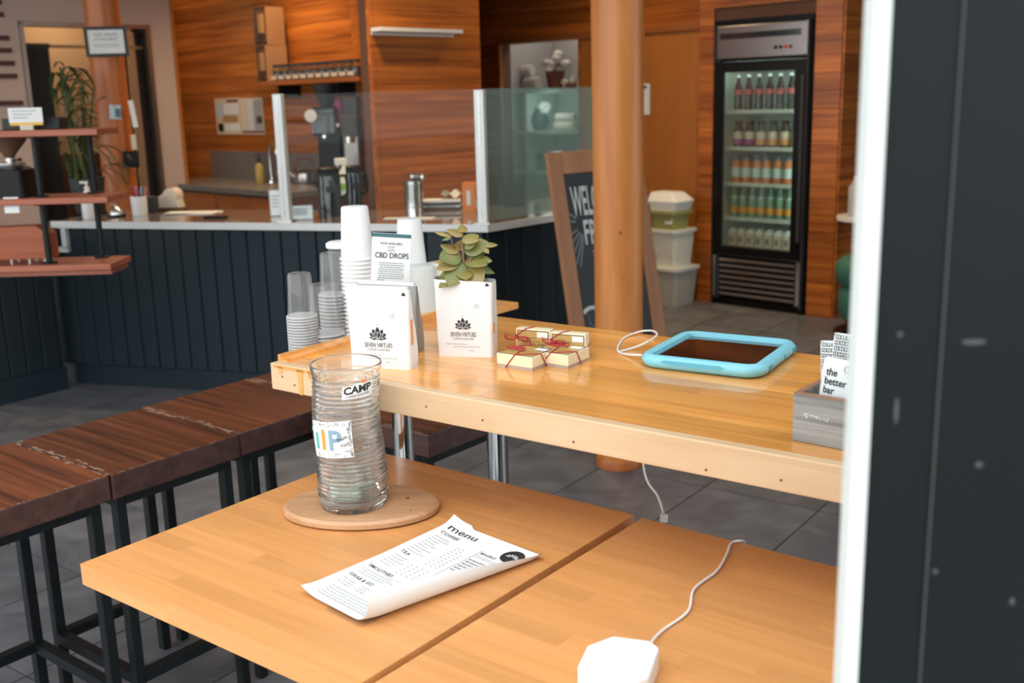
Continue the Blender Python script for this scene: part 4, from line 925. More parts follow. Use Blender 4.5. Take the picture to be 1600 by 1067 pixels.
MB().lathe([(0, 0), (.06, 0), (.06, .19), (.03, .23), (.03, .26), (0, .26)], 24, cap=False).build('body', 'tub_clear', wb, smooth=40); MB().tube([(.058, 0, .17), (.1, 0, .16), (.1, 0, .07), (.058, 0, .05)], .009, 8, smooth=4).build('handle', 'tub_clear', wb, smooth=40)
# ================================================================== pipe shelf on the left
SY = 4.62
def sx(px, py): return PY(px, py, SY).x
zsh = [PY(100, 202, SY).z, PY(100, 309, SY).z, PY(100, 414, SY).z]
xr = [sx(151, 200), sx(167, 305), sx(172, 410)]
ps = thing('pipe_shelf', 'reddish wooden shelf unit on black pipes in front of the half wall', 'shelf', (0, 0, 0))
SD = .26
for k in range(3):
    MB().box(-3.3, xr[k], SY, SY+SD, zsh[k]-.028, zsh[k]).build('shelf_board', 'shelf_red', ps, bevel=.004)
MB().box(-3.3, xr[2]-.01, SY+.03, SY+SD-.02, zsh[2]-.05, zsh[2]-.028).build('under_rail', 'shelf_red', ps)
xa, xb_ = sx(54, 300), sx(119, 300)
for (x, y) in ((xa, SY+.06), (xb_, SY+SD-.05), (-3.1, SY+.06), (-3.1, SY+SD-.05)):
    z0 = zsh[2] if x > -3 else 0.0
    pl_ = MB().tube([(x, y, z0), (x, y, zsh[0]-.028)], .0135, 12).build('pipe', 'black_metal', ps, smooth=40)
    for z in ((zsh[2], zsh[1]-.034, zsh[1], zsh[0]-.034) if x > -3 else (0, zsh[1], zsh[0]-.034)): MB().lathe([(.034, 0), (.034, .006), (.018, .01)], 16, (x, y, z)).build('flange', 'black_metal', pl_, smooth=30)
# things on it
t = thing('tilted_crate', 'reddish wooden box with a chamfered corner on the bottom shelf', 'box', (sx(-8, 372), SY+.12, zsh[2]), 0)
w_ = sx(64, 372)-sx(-8, 372)
MB().prism([(-.14, .02), (w_, .02), (w_, .13), (w_-.05, .168), (-.14, .16)], -.05, .05).build('body', 'crate_red', t, bevel=.003).matrix_local = UPR
for x in (.02, .10, .17): MB().lathe([(.006, 0), (.006, .02)], 8, (x, -.035, 0)).lathe([(.006, 0), (.006, .02)], 8, (x, .035, 0)).build('foot', 'steel', t)
t = thing('black_canister', 'black coffee grinder body with a white tag on the middle shelf', 'grinder', (sx(2, 310), SY+.13, zsh[1]))
MB().loft([[(x, y, 0) for x, y in rrect(.17, .17, .03)], [(x*.9, y*.9, .12) for x, y in rrect(.17, .17, .03)], [(x*.6, y*.6, .135) for x, y in rrect(.17, .17, .03)]]).build('body', 'black_plastic', t, smooth=40)
MB().lathe([(.055, .13), (.06, .14), (.06, .15), (.02, .155), (.02, .17), (0, .17)], 24).build('collar', 'steel', t, smooth=40)
MB().lathe([(.018, .17), (.03, .19), (.072, .24), (.085, .265), (.085, .27)], 28).build('hopper', 'kraft_dark', t, smooth=40)
MB().tube([(.02, -.02, .16), (.07, -.06, .165)], .004, 6).ball((.072, -.062, .165), .008, 8).build('lever', 'black_plastic', t)
tg = thing('white_tag', 'white price tag hanging under the middle shelf', 'tag', (sx(15, 325), SY+.02, PY(15, 325, SY).z))
MB().box(-.032, .032, 0, .003, -.024, .045).build('card', 'paper', tg)
t = thing('table_sign', 'white sign card with a yellow lower edge standing on the top shelf', 'sign', (sx(32, 195), SY+.06, zsh[0]))
MB().box(-.073, .073, -.002, .002, .032, .094).build('card', 'paper', t); MB().box(-.071, .071, -.0025, .0025, .020, .032).build('yellow_edge', 'yellow', t); MB().box(-.028, .028, -.006, .006, 0, .022).build('foot', 'beige', t)
m = MB()
for k in range(3): m.box(-.055, .05-.02*k, -.003, -.002, .078-k*.014, .083-k*.014)
m.build('small_print', 'ink_grey', t)
tag(MB().box(-.13, .12, -.05, .05, 0, .05).build('dark_case', 'navy_dark', bevel=.004, loc=(sx(30, 195), SY+.17, zsh[0])), 'low dark case behind the white and yellow sign card', 'case')
# ---- leafy plant in a dark pot on the counter end
pl = P(136, 333, CZ) + Vector((0, .05, 0))
hp = thing('bamboo_plant', 'leafy plant with long narrow leaves in a dark pot before the window', 'plant', (pl.x, pl.y, CZ))
rnd = random.Random(11)
MB().lathe([(0, 0), (.075, 0), (.10, .2), (.09, .2), (.07, .03), (0, .03)], 24, cap=False).build('pot', 'charcoal', hp, smooth=40)
MB().lathe([(0, .17), (.088, .17)], 20, cap=False).build('soil', 'soil', hp)
for k in range(5):
    a = k*1.3; top = Vector((.10*math.cos(a), .05*math.sin(a), rnd.uniform(.58, .84)))
    MB().tube([(.02*math.cos(a), .02*math.sin(a), .16), (top.x*.5, top.y*.5, .45), top], .006, 6, smooth=4).build('stem', 'leaf_dark', hp, smooth=50)
def strap_leaf(base, az, L_, w, rise, droop, mat, par, nm='leaf'):
    d = Vector((math.cos(az), math.sin(az), 0)); s_ = Vector((-math.sin(az), math.cos(az), 0)); n = 7; vs_ = []; fs = []
    for i in range(n+1):
        t_ = i/n; c = base + d*(L_*t_*(1-.25*droop*t_)) + Vector((0, 0, rise*L_*t_ - droop*L_*t_*t_)); ww = w*math.sin(PI*min(1, .12+.88*t_))**.8 if i < n else 0.0004
        vs_ += [c - s_*ww/2 + Vector((0, 0, .15*ww)), c - Vector((0, 0, .1*ww)), c + s_*ww/2 + Vector((0, 0, .15*ww))]
    for i in range(n): fs += [(3*i, 3*i+1, 3*i+4, 3*i+3), (3*i+1, 3*i+2, 3*i+5, 3*i+4)]
    return MB().add(vs_, fs).build(nm, mat, par, smooth=60)
for k in range(84):
    z = rnd.uniform(.2, .82); a = rnd.uniform(0, 2*PI)
    strap_leaf(Vector((.11*math.cos(a*1.7), .05*math.sin(a*1.7), z)), a, rnd.uniform(.13, .30), rnd.uniform(.016, .032), rnd.uniform(.1, 1.0) if z > .5 else rnd.uniform(-.2, .5), rnd.uniform(.6, 1.5), 'leaf_yellow' if k % 13 == 0 else 'leaf_dark', hp)
# ================================================================== bar, tables, stools
BZ = 0.985; BT = 0.056
BU0, BU1, BV0, BV1 = -1.655, -0.05, 1.404, 2.011
bar = thing('bar_table', 'high glossy honey wood bar with a pale front edge and chrome legs', 'bar', UV(BU0, BV0), BA)
BL, BD = BU1-BU0, BV1-BV0
def staves(parent, x0, x1, y0, y1, z0, z1, w, mat, seed, minl=.35, maxl=.8, bevel=0):
    rnd = random.Random(seed); n = int(round((y1-y0)/w)); w = (y1-y0)/n
    for j in range(n):
        x = x0; first = True
        while x < x1-.01:
            l = rnd.uniform(minl, maxl)*(rnd.uniform(.3, 1) if first else 1); first = False
            e = min(x+l, x1)
            if x1-e < .15: e = x1
            o = MB().box(-(e-x)/2, (e-x)/2, -w/2, w/2, z0, z1).build('stave', mat, parent); o.location = ((x+e)/2, y0+(j+.5)*w, 0); x = e
staves(bar, .0, BL, .022, BD, BZ-BT, BZ, .042, 'stave_bar', 1, .5, 1.1)
MB().box(0, BL, 0, .022, BZ-BT, BZ).build('front_board', 'bar_edge', bar, bevel=.0025)
rl = MB(); rl.add([(x, y, z) for y, zt9 in ((.0225, BZ+.003), (BD, BZ+.026)) for x, z in ((0, BZ), (.027, BZ), (.027, zt9), (0, zt9))], [(3, 2, 1, 0), (4, 5, 6, 7), (0, 1, 5, 4), (1, 2, 6, 5), (2, 3, 7, 6), (3, 0, 4, 7)]); rl.build('end_rail', 'stave_bar', bar)
MB().box(-.010, .0, .03, BD, BZ-.03, BZ+.010).build('end_trim', 'stave_bar', bar, bevel=.001)
MB().box(-.125, -.010, .165, BD+.28, BZ-.043, BZ-.025).build('cup_shelf', 'stave_bar', bar, bevel=.002)
MB().box(-.12, .25, .20, .23, BZ-.075, BZ-BT).build('shelf_bracket', 'black_metal', bar); MB().box(-.12, .25, .45, .48, BZ-.075, BZ-BT).build('shelf_bracket', 'black_metal', bar)
rnd = random.Random(8)
for (x, w, h) in ((.088, .013, .052), (.030, .012, .016), (.150, .011, .030), (.178, .012, .042), (.206, .009, .024), (.118, .010, .014)):
    pl9 = [(x-w*.9, 0), (x+w*.9, 0), (x+w*.5, -h*.3), (x+w*.5, -h*.8), (x+w*.3, -h), (x-w*.3, -h), (x-w*.5, -h*.8), (x-w*.5, -h*.3)]
    MB().add([(a_, -.0008, BZ-.004+b_) for a_, b_ in pl9], [tuple(range(8))]).build('varnish_drip', 'stave_bar', bar)
MB().box(.012, .235, -.0008, 0, BZ-.009, BZ-.002).build('varnish_run', 'stave_bar', bar)
for (x, z) in ((.035, .96), (.07, .947), (.55, .95), (.74, .943), (.98, .94), (1.10, .947), (.42, .955), (1.3, .945)): MB().lathe([(0, 0), (.0022, 0), (.0022, .0005), (0, .0005)], 8, cap=False).build('nail_hole', 'clay', bar, loc=(x, -.0002, z), rot=(PI/2, 0, 0))
for (u, v, r) in ((-1.569, 1.70, .0235), (-1.471, 1.92, .0235), (-.16, 1.50, .0235), (-.16, 1.88, .0235)):
    x, y = u-BU0, v-BV0
    lg = MB().lathe([(r, 0.01), (r, BZ-BT-.02)], 28, (x, y, 0)).build('leg', 'chrome', bar, smooth=40)
    MB().lathe([(r*1.12, BZ-BT-.05), (r*1.15, BZ-BT-.045), (r*1.15, BZ-BT)], 28, (x, y, 0)).build('collar', 'chrome', lg, smooth=40); MB().lathe([(0, 0), (.06, 0), (.06, .006), (r, .012)], 28, (x, y, 0)).build('foot_plate', 'chrome', lg, smooth=40)
# ---- two low tables
TA = math.radians(-37.16); TZ = .75; TT = .038
def low_table(label, corner, w, d, rz, seed):
    t = thing('cafe_table', label, 'table', corner, rz)          # origin at the far-left corner, x along the back edge, y towards the far side
    staves(t, 0, w, -d, 0, TZ-TT, TZ, .0415, 'stave_table', seed, .25, .6)
    MB().lathe([(.03, .02), (.03, TZ-TT-.01)], 20, (w/2, -d/2, 0)).build('pedestal', 'black_metal', t, smooth=40)
    MB().box(w/2-.22, w/2+.22, -d/2-.03, -d/2+.03, 0, .02).build('foot', 'black_metal', t, bevel=.004); MB().box(w/2-.03, w/2+.03, -d/2-.22, -d/2-.03, 0, .02).build('foot', 'black_metal', t, bevel=.004); MB().box(w/2-.03, w/2+.03, -d/2+.03, -d/2+.22, 0, .02).build('foot', 'black_metal', t, bevel=.004)
    MB().box(w/2-.18, w/2+.18, -d/2-.18, -d/2+.18, TZ-TT-.012, TZ-TT).build('top_plate', 'black_metal', t)
    return t
c1 = P(583.5, 704, TZ); c2 = P(990.5, 804.3, TZ); c0 = P(132.4, 883.7, TZ)
low_table('honey wood table holding the tip jar and the menu', (c1.x, c1.y, 0), (c2-c1).length, (c1-c0).length, math.atan2((c2-c1).y, (c2-c1).x), 21)
c3 = P(1003.7, 809.3, TZ)
low_table('honey wood table holding the white charger, joined to the tip jar table', (c3.x, c3.y, 0), .68, .72, math.atan2(P(1300, 884, TZ).y-c3.y, P(1300, 884, TZ).x-c3.x), 33)
# ---- row of stools
SA_ = math.radians(-39.14); SZ = .70
sdir = Vector((.62, .785, 0)).normalized(); sback = Vector((-sdir.y, sdir.x, 0))
s00 = P(173.4, 742, SZ); SWD = .357; SDP = .425
def stool(label, org):
    t = thing('bar_stool', label, 'stool', (org.x, org.y, 0), math.atan2(sdir.y, sdir.x))   # local x along the row, y away from the tables
    rnd = random.Random(label)
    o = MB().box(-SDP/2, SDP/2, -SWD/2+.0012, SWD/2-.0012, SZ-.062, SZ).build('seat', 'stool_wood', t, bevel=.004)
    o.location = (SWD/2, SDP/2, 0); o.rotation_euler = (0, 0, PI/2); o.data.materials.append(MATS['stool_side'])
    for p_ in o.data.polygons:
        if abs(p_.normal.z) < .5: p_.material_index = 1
    for ex_ in (.006, SWD-.006):
        m = MB()
        for k in range(16):
            y = rnd.uniform(.0, SDP); l = rnd.uniform(.006, .035); w = rnd.uniform(.0006, .0022); x = ex_+rnd.uniform(-.006, .008)
            m.box(x-w, x+w, y, min(y+l, SDP-.003), SZ-.0002, SZ+.0006)
        m.build('wear_marks', 'wear', t)['kind'] = 'stuff'
    m = MB()
    for k in range(26):
        x = rnd.uniform(.004, SWD-.01); m.box(x, x+rnd.uniform(.002, .010), .0015, .0028, SZ-.0012, SZ+.0001)
    m.build('wear_marks', 'wear', t)['kind'] = 'stuff'
    b = .026; x0, x1, y0, y1 = .03, SWD-.03, .035, SDP-.035
    for x in (x0, x1):
        for y in (y0, y1): MB().box(x-b/2, x+b/2, y-b/2, y+b/2, 0, SZ-.062).build('leg', 'black_metal', t, bevel=.002, seg=1)
    for nm, z in (('top_rail', SZ-.062-b/2), ('foot_rail', .17)):
        for y in (y0, y1): MB().box(x0+b/2, x1-b/2, y-b/2, y+b/2, z-b/2, z+b/2).build(nm, 'black_metal', t)
        for x in (x0, x1): MB().box(x-b/2, x+b/2, y0+b/2, y1-b/2, z-b/2, z+b/2).build(nm, 'black_metal', t)
    return t
lbls = {-1: 'dark wooden stool at the row end farthest from the bar', 0: 'dark wooden stool with a smooth seat beside the table corner, second in its row', 1: 'dark wooden stool touching the end of the bar, third in its row', 2: 'dark wooden stool half hidden behind the tip jar, fourth in its row', 3: 'dark wooden stool tucked under the bar end beside the chrome legs'}
stool(lbls[3], P(648, 675, SZ) - sback*.045)
for k in range(-1, 3):
    stool(lbls[k], s00 + sdir*(k*(SWD+.001)) + (sback*.004 if k % 2 else sback*0))
# scratches on the first stool
# ================================================================== tip jar on its round board
jb = Vector((-.306, 1.872, TZ))
wbd = thing('wooden_board', 'oval pale wooden board under the tip jar', 'board', (-.292, 1.879, TZ), math.radians(-4))
def oval(r, z): return [(r[0]*math.cos(2*PI*i/48), r[1]*math.sin(2*PI*i/48), z) for i in range(48)]
MB().loft([oval((.138, .094), 0), oval((.148, .102), .004), oval((.148, .102), .012), oval((.142, .097), .017)]).build('slab', 'round_board', wbd, smooth=40)
for (x, y, s) in ((.085, .02, 1), (.10, -.04, .5)): MB().lathe([(0, 0), (.004*s, 0), (.004*s, .0004), (0, .0004)], 10, (x, y, .0170), cap=False).build('knot', 'clay', wbd)
JH = .272; JB = TZ+.0172
tj = thing('tip_jar', 'ribbed glass tip jar with a paper TIP sign and a CAMP sticker', 'jar', (jb.x, jb.y, JB))
def jr(z):   # outer radius
    t = z/JH
    r = .0625 + .0018*math.sin(t*5+.6) + .0013*math.sin(z*2*PI/.0082)*(1 if .02 < z < JH-.022 else 0)
    if z > JH-.022: r += .004*min(1, (z-JH+.022)/.012)
    if z < .012: r -= .006*(1-z/.012)
    return r
def jw(z): return (.0025*math.sin(z*28), .0015*math.cos(z*21))
outer = [(jr(JH*i/170), JH*i/170) for i in range(171)]
inner = [(max(.001, jr(JH*i/60)-.0042), JH*i/60) for i in range(60, 2, -1)]
inner = [(.0585+.004*max(0, (z-JH+.022)/.022) if False else r-.0, z) for r, z in inner]
prof = [(0, 0)] + outer + [(outer[-1][0]-.0015, JH+.0018), (outer[-1][0]-.004, JH)] + [(r, z) for r, z in inner if z > .012] + [(0, .012)]
MB().lathe(prof, 56, cap=False, wob=jw).build('glass', 'jar_glass', tj, smooth=50)
# sticker and paper on the jar: azimuth measured from the camera side
az0 = math.atan2(-jb.y, -jb.x)
def wrap(r, ac, sign=1):
    def fn(x, y):
        a = az0 + ac + x/r; dx, dy = jw(y); return (dx+r*math.cos(a), dy+r*math.sin(a), y)
    return fn
def patch(m, fn, x0, x1, y0, y1, n=10, t=0):
    return m.grid(lambda a, b: fn(x0+(x1-x0)*a, y0+(y1-y0)*b + t*(a-.5)), n, 3)
fp = wrap(.0662, -.44); f2 = wrap(.0666, -.44); f3 = wrap(.0669, -.44)
DZ = .020
sg = patch(MB(), fp, -.046, .037, .092+DZ, .160+DZ, 16, .004).build('paper_sign', 'paper', tj, smooth=60)
m = MB()
rnd = random.Random(3)
for k in range(90):   # scribbled border
    side = k % 2
    if side == 0: x, y = rnd.uniform(-.044, .036), rnd.choice((rnd.uniform(.094, .100), rnd.uniform(.151, .158)))
    else: x, y = rnd.uniform(.0305, .036), rnd.uniform(.095, .158)
    a = rnd.uniform(0, PI); l = rnd.uniform(.002, .0045); ca, sa = math.cos(a)*l, math.sin(a)*l; w = .0004
    y += .004*((x+.046)/.083-.5) + DZ
    m.add([f2(x-ca-sa*w/l, y-sa+ca*w/l), f2(x-ca+sa*w/l, y-sa-ca*w/l), f2(x+ca+sa*w/l, y+sa-ca*w/l), f2(x+ca-sa*w/l, y+sa+ca*w/l)], [(0, 1, 2, 3)])
m.build('doodle_border', 'ink_soft', sg)
for ch_, x, mt in (('T', -.034, 'tip_teal'), ('I', -.018, 'tip_amber'), ('P', .006, 'tip_blue')):
    MB().text(ch_, x, .108+DZ, h=.036, bold=.03, fn=f2).build('letter', mt, sg)
m = MB()
def tilt(fn, cx, cy, a): return lambda x, y: fn(cx+(x-cx)*math.cos(a)-(y-cy)*math.sin(a), cy+(x-cx)*math.sin(a)+(y-cy)*math.cos(a))
m.text('Thank', .020, .127, h=.0058, fn=tilt(lambda x, y: f3(x, y+DZ), .02, .127, .45), bold=.01); m.text('You!', .023, .1155, h=.0058, fn=tilt(lambda x, y: f3(x, y+DZ), .023, .1155, .4), bold=.01); m.text(':)', .024, .1055, h=.005, fn=tilt(lambda x, y: f3(x, y+DZ), .024, .106, -1.3), bold=.01); m.build('handwriting', 'ink', sg)
g1_ = wrap(.0664, .30); g2_ = wrap(.0668, .30)
def g1(x, y): return g1_(x*1.3, .232+(y-.2058)*1.3)
def g2(x, y): return g2_(x*1.3, .232+(y-.2058)*1.3)
sk = patch(MB(), lambda x, y: g1(x, y+.10*x), -.0215, .0225, .199, .2165, 10).build('sticker', 'paper', tj, smooth=60)
m = MB(); m.text('CAMP', .0005, .2058, w=.040, h=.0098, bold=.035, fn=lambda x, y: g2(x, y+.10*x)); m.text('COFFEE ROASTERS', .0005, .2008, w=.034, h=.0026, bold=.01, fn=lambda x, y: g2(x, y+.10*x)); m.build('lettering', 'ink', sk)
m = MB()
for (x, h) in ((.006, .007), (.009, .0095), (.012, .0065)): m.add([g2(x-.0016, .2185), g2(x+.0016, .2185), g2(x+.0005, .2185+h)], [(0, 1, 2)])
m.build('flame', 'flame', sk)
# money inside
for k, (x, y, z, rz, rx, w) in enumerate(((-.01, .0, .016, .4, .12, .085), (.005, -.005, .022, 1.5, .08, .085), (0, .01, .030, 2.4, .16, .08), (.006, -.01, .040, .2, .35, .075))):
    n_ = thing('banknote', ('folded banknote flat on the jar bottom', 'folded banknote lying crosswise in the jar', 'folded banknote above the crossed ones in the jar', 'folded banknote leaning topmost in the jar')[k], 'banknote', (jb.x+x*.5, jb.y+y*.5, JB+z), rot=(rx*.4, .0, rz), group='banknotes in the tip jar')
    MB().grid(lambda a, b: ((a-.5)*w, (b-.5)*.045, .006*math.sin(a*5+k)), 10, 2).build('note', 'banknote', n_, smooth=60); MB().grid(lambda a, b: ((a-.5)*w*.9, (b-.5)*.042, .006*math.sin(a*5+k)+.003), 10, 2).build('fold', 'banknote', n_, smooth=60)
for k in range(9):
    a = k*2.4; c_ = thing('coin', 'small bronze coin lying on the notes in the tip jar', 'coin', (jb.x+.03*math.cos(a), jb.y+.03*math.sin(a), JB+.046+.0025*k), rot=(.3*math.sin(k), .3*math.cos(k), 0), group='coins in the tip jar')
    MB().lathe([(0, 0), (.011, 0), (.011, .0018), (0, .0018)], 18, cap=False).build('disc', 'coin', c_, smooth=30)
# ================================================================== menu
m0 = P(484, 925, .755); m1 = P(600, 978, .755); m2 = P(832, 872, .755); m3 = P(697, 816, .755)
ex = ((m1-m0)+(m2-m3))*.5; ey = ((m3-m0)+(m2-m1))*.5; exn = Vector((ex.x, ex.y, 0)).normalized(); eyn = Vector((-exn.y, exn.x, 0))
org = (m0+m1+m2+m3)/4
mn = thing('menu', 'curled white cafe menu sheet on the honey wood table', 'menu', (org.x, org.y, TZ), math.atan2(exn.y, exn.x))
MW, ML = .222, .345
skew = ey.dot(exn)/ey.dot(eyn)
def sheet(x, y, lift=0.0):
    """x across 0..MW (left to right), y along 0..ML (near to far) -> local point"""
    t = y/ML
    s0 = .138 + .070*t; R = .032 - .018*t
    zl = .010*max(0, 1-x/.045)**2*(.6+.6*abs(t-.5)) + .003
    if x <= s0: px_, pz, nx, nz = x, zl, 0, 1
    else:
        a = min((x-s0)/R, 2.2); px_ = s0 + R*math.sin(a); pz = .003 + R*(1-math.cos(a)); nx, nz = -math.sin(a), math.cos(a)
    pz += .010*max(0, (t-.9)/.1)**2*(1 if x < .05 else .3) + .004*max(0, (.08-t)/.08)
    yy = y-ML/2
    return (px_-.098+skew*yy*.9+nx*lift, yy, pz+nz*lift)
pg = MB().grid(lambda a, b: sheet(a*MW, b*ML), 44, 30).build('sheet', 'paper', mn, smooth=70)
MB().grid(lambda a, b: tuple(Vector(sheet(a*MW, b*ML))-Vector((0, 0, .0009))), 44, 30).build('sheet_back', 'paper', mn, smooth=70)
MB().grid(lambda a, b: (-.03+.09*a+skew*(b-.5)*ML*.9, (b-.5)*(ML+.012), .0012), 4, 4).build('laminate_edge', 'acrylic', mn)
# print: lines run across the sheet (reading from the left long edge), text up = far
def sf(x, y): return sheet(x, y, .0006)
m = MB()
m.text('menu', .012, ML-.030, h=.0165, w=.070, align='l', bold=.006, fn=sf)
m.build('title', 'ink', pg)
for s_, y, w in (('COFFEE', ML-.048, .044), ('TEA', ML-.145, .022), ('SMOOTHIES', ML-.217, .060), ('GRAB & GO', ML-.258, .058)): MB().text(s_, .012, y, h=.0085, w=w, align='l', bold=.002, fn=sf).build('heading', 'ink', pg)
MB().text('BAGELS', .125, ML-.060, h=.007, w=.034, align='l', bold=.002, fn=sf).build('heading', 'ink', pg)
m = MB(); rnd = random.Random(5)
def words(m, x0, x1, y, h=.0022):
    x = x0
    while x < x1:
        l = min(rnd.uniform(.004, .011), x1-x); n = max(1, int(l/.004))
        for q in range(n): m.add([sf(x+l*q/n, y), sf(x+l*(q+1)/n, y), sf(x+l*(q+1)/n, y+h), sf(x+l*q/n, y+h)], [(0, 1, 2, 3)])
        x += l+.0016
for k in range(9): words(m, .014, .014+rnd.uniform(.025, .042), ML-.062-k*.0086)
for k in range(5): words(m, .014, .014+rnd.uniform(.024, .040), ML-.158-k*.0086)
words(m, .014, .085, ML-.227); words(m, .014, .095, ML-.234); words(m, .014, .08, ML-.241)
for k in range(3): words(m, .014, .045, ML-.270-k*.007); words(m, .060, .105, ML-.270-k*.007)
for k in range(5): words(m, .020, .155, ML-.298-k*.0075)
for k in range(10):
    for c in range(3 if k > 1 else 2): words(m, .078+c*.012, .084+c*.012, ML-.070-k*.0086)
for k in range(5):
    for c in range(4): words(m, .062+c*.013, .068+c*.013, ML-.166-k*.0086)
m.build('small_print', 'ink_grey', pg)['kind'] = 'stuff'; m = MB()
for k in range(2): words(m, .125, .185, ML-.069-k*.005, .0014)
m.build('bagel_note', 'ink_grey', pg)
m = MB()
for k in range(6): words(m, .125, .125+rnd.uniform(.03, .05), ML-.088-k*.009, .0034)
m.build('bagel_list', 'ink_soft', pg)
bx = [sf(.121, ML-.05-.17*q/30) for q in range(31)]
MB().tube(bx, .0004, 4).tube([sf(.055+.066*q/12, ML-.22) for q in range(13)], .0004, 4).build('box_line', 'ink_grey', pg)
rd = MB(); cx, cy = .178, ML-.034
rd.add([sf(cx, cy)]+[sf(cx+.022*math.cos(a*2*PI/40), cy+.022*math.sin(a*2*PI/40)) for a in range(40)], [(0, i+1, (i+1) % 40+1) for i in range(40)]); rd.build('round_logo', 'ink', pg)
m = MB(); sf2 = lambda x, y: sheet(x, y, .0011)
for k in range(7):
    a = PI*(k+.5)/7; m.add([sf2(cx+.003*math.cos(a), cy-.004+.003*math.sin(a)), sf2(cx+.011*math.cos(a-.14), cy-.004+.010*math.sin(a-.14)), sf2(cx+.015*math.cos(a), cy-.004+.013*math.sin(a)), sf2(cx+.011*math.cos(a+.14), cy-.004+.010*math.sin(a+.14))], [(0, 1, 2, 3)])
m.build('lotus_mark', 'paper', pg)
# ================================================================== charger and cables
cc = (P(900, 1048, TZ+.034)+P(1019, 1020, TZ+.034))/2
cg_ = thing('charger_block', 'flat white chamfered charger block on the honey wood table', 'charger', (cc.x+.004, cc.y+.004, TZ), math.radians(-18))
def cham(w, d, c): return [(-w/2+c, -d/2), (w/2-c, -d/2), (w/2, -d/2+c), (w/2, d/2-c*.45), (w/2-c*.45, d/2), (-w/2+c*.8, d/2), (-w/2, d/2-c), (-w/2, -d/2+c)]
MB().prism(cham(.094, .125, .034), 0, .034).build('body', 'charger_white', cg_, bevel=.004, seg=3)
ce = P(1018, 1003, TZ+.012)
pts = [ce] + [P(px, py, TZ+.0035) for px, py in ((1035, 985), (1075, 955), (1085, 920), (1120, 892), (1136, 865), (1143, 848), (1160, 845))] + [P(1166, 853, TZ-.02), P(1168, 862, TZ-.09)]
tag(MB().tube(pts, .0022, 8, smooth=8).build('charger_cable', 'cable_white', smooth=60), 'white cable winding from the charger block over the far table edge', 'cable')
pc = P(1006, 734, BZ-BT)
up_ = UV(-.93, BV0+.30, BZ-BT-.01)
h1 = PY(1007, 736, 1.98); h2 = PY(1028, 775, 1.93); h3 = PY(1038, 806, 1.88)
hc = thing('hanging_cable', 'white cable hanging under the bar with a small plug at its end', 'cable', (0, 0, 0))
MB().tube([Vector((h1.x-.012, h1.y+.01, BZ-BT)), h1, h2, h3], .0026, 8, smooth=6).build('cord', 'cable_white', hc, smooth=60)
MB().box(-.007, .007, -.005, .005, -.012, .004).build('plug', 'cable_white', hc, bevel=.001, loc=h3, rot=(0, .1, 0))
# ================================================================== cup stacks on the bar's end shelf
CSZ = BZ-.025
def cup_stack(name, label, px, py, rim, base, ch, n, pitch, mat, rimmat=None, zb=CSZ, loc=None, ribs=0, group=None, sm=40, lid=None):
    """n inverted cups nested: each rim sits `pitch` above the one below"""
    p = P(px, py, zb) if loc is None else loc
    def one(q, full):
        t = thing(name, label, 'cup', q, 0, group=group or label)
        prof = [(rim, .0025), (rim*.985, .0045)]
        top = ch if full else pitch*1.15
        for i in range(ribs):
            z = .02+i*.012
            if z+.006 < top: prof += [(rim+(base-rim)*(z/ch), z), (rim+(base-rim)*(z/ch)-.0006, z+.006)]
        if full: prof += [(base+.0015, ch-.006), (base, ch-.001), (base-.002, ch), (0, ch-.001)]
        else: prof += [(rim+(base-rim)*(top/ch), top)]
        MB().lathe(prof, 36, cap=False).build('body', mat, t, smooth=sm); MB().lathe([(rim-.001, 0), (rim+.003, 0), (rim+.0036, .002), (rim+.0022, .0044), (rim-.001, .0044)], 36).build('rim', rimmat or mat, t, smooth=50)
        return t
    nested = None
    for k in range(n):
        q = Vector((p.x, p.y, zb+k*pitch))
        if k == n-1: one(q, True)
        elif nested is None: nested = one(q, False)
        else: o = copy_tree(nested); o.location = q
cup_stack('plastic_cup', 'clear plastic cup in the inverted stack farthest from the white cups', 476, 551, .0315, .0245, .098, 14, .0063, 'plastic_clear', 'plastic_rim', ribs=3)
cup_stack('plastic_cup', 'clear plastic cup in the wide inverted stack against the tall white stack', 512, 545, .0385, .030, .115, 5, .0085, 'plastic_clear', 'plastic_rim', ribs=3)
cup_stack('plastic_cup', 'clear plastic cup in the inverted stack behind the other clear stacks', 526, 527, .033, .026, .10, 13, .0085, 'plastic_clear', 'plastic_rim', ribs=3)
cup_stack('paper_cup', 'white paper cup in the tallest inverted stack', 566, 526, .0385, .0300, .122, 20, .0098, 'cup_white')
cup_stack('paper_cup', 'white paper cup in the stack behind the CBD drops card', 612, 512, .036, .029, .11, 12, .0095, 'cup_white')
cup_stack('paper_cup', 'white paper cup in the tapering stack between the card and the planted bag', 647, 503, .039, .0285, .122, 15, .0098, 'cup_white')
cup_stack('soup_cup', 'large grey white cup in the low stack beside the planted bag', 660, 512, .043, .037, .115, 5, .0095, 'cup_grey')
cup_stack('soup_cup', 'large white cup in the low stack partly behind the jade plant', 692, 500, .042, .036, .118, 4, .0095, 'cup_white')
p = P(541, 516, CSZ)
t = thing('lidded_cup', 'lidded plastic cup standing behind the tallest white stack', 'cup', p)
MB().lathe([(0, 0), (.024, 0), (.033, .205), (0, .206)], 32, cap=False).build('body', 'plastic_clear', t, smooth=40); MB().lathe([(.034, .203), (.036, .205), (.036, .214), (.030, .218), (0, .219)], 32).build('lid', 'cup_white', t, smooth=40)
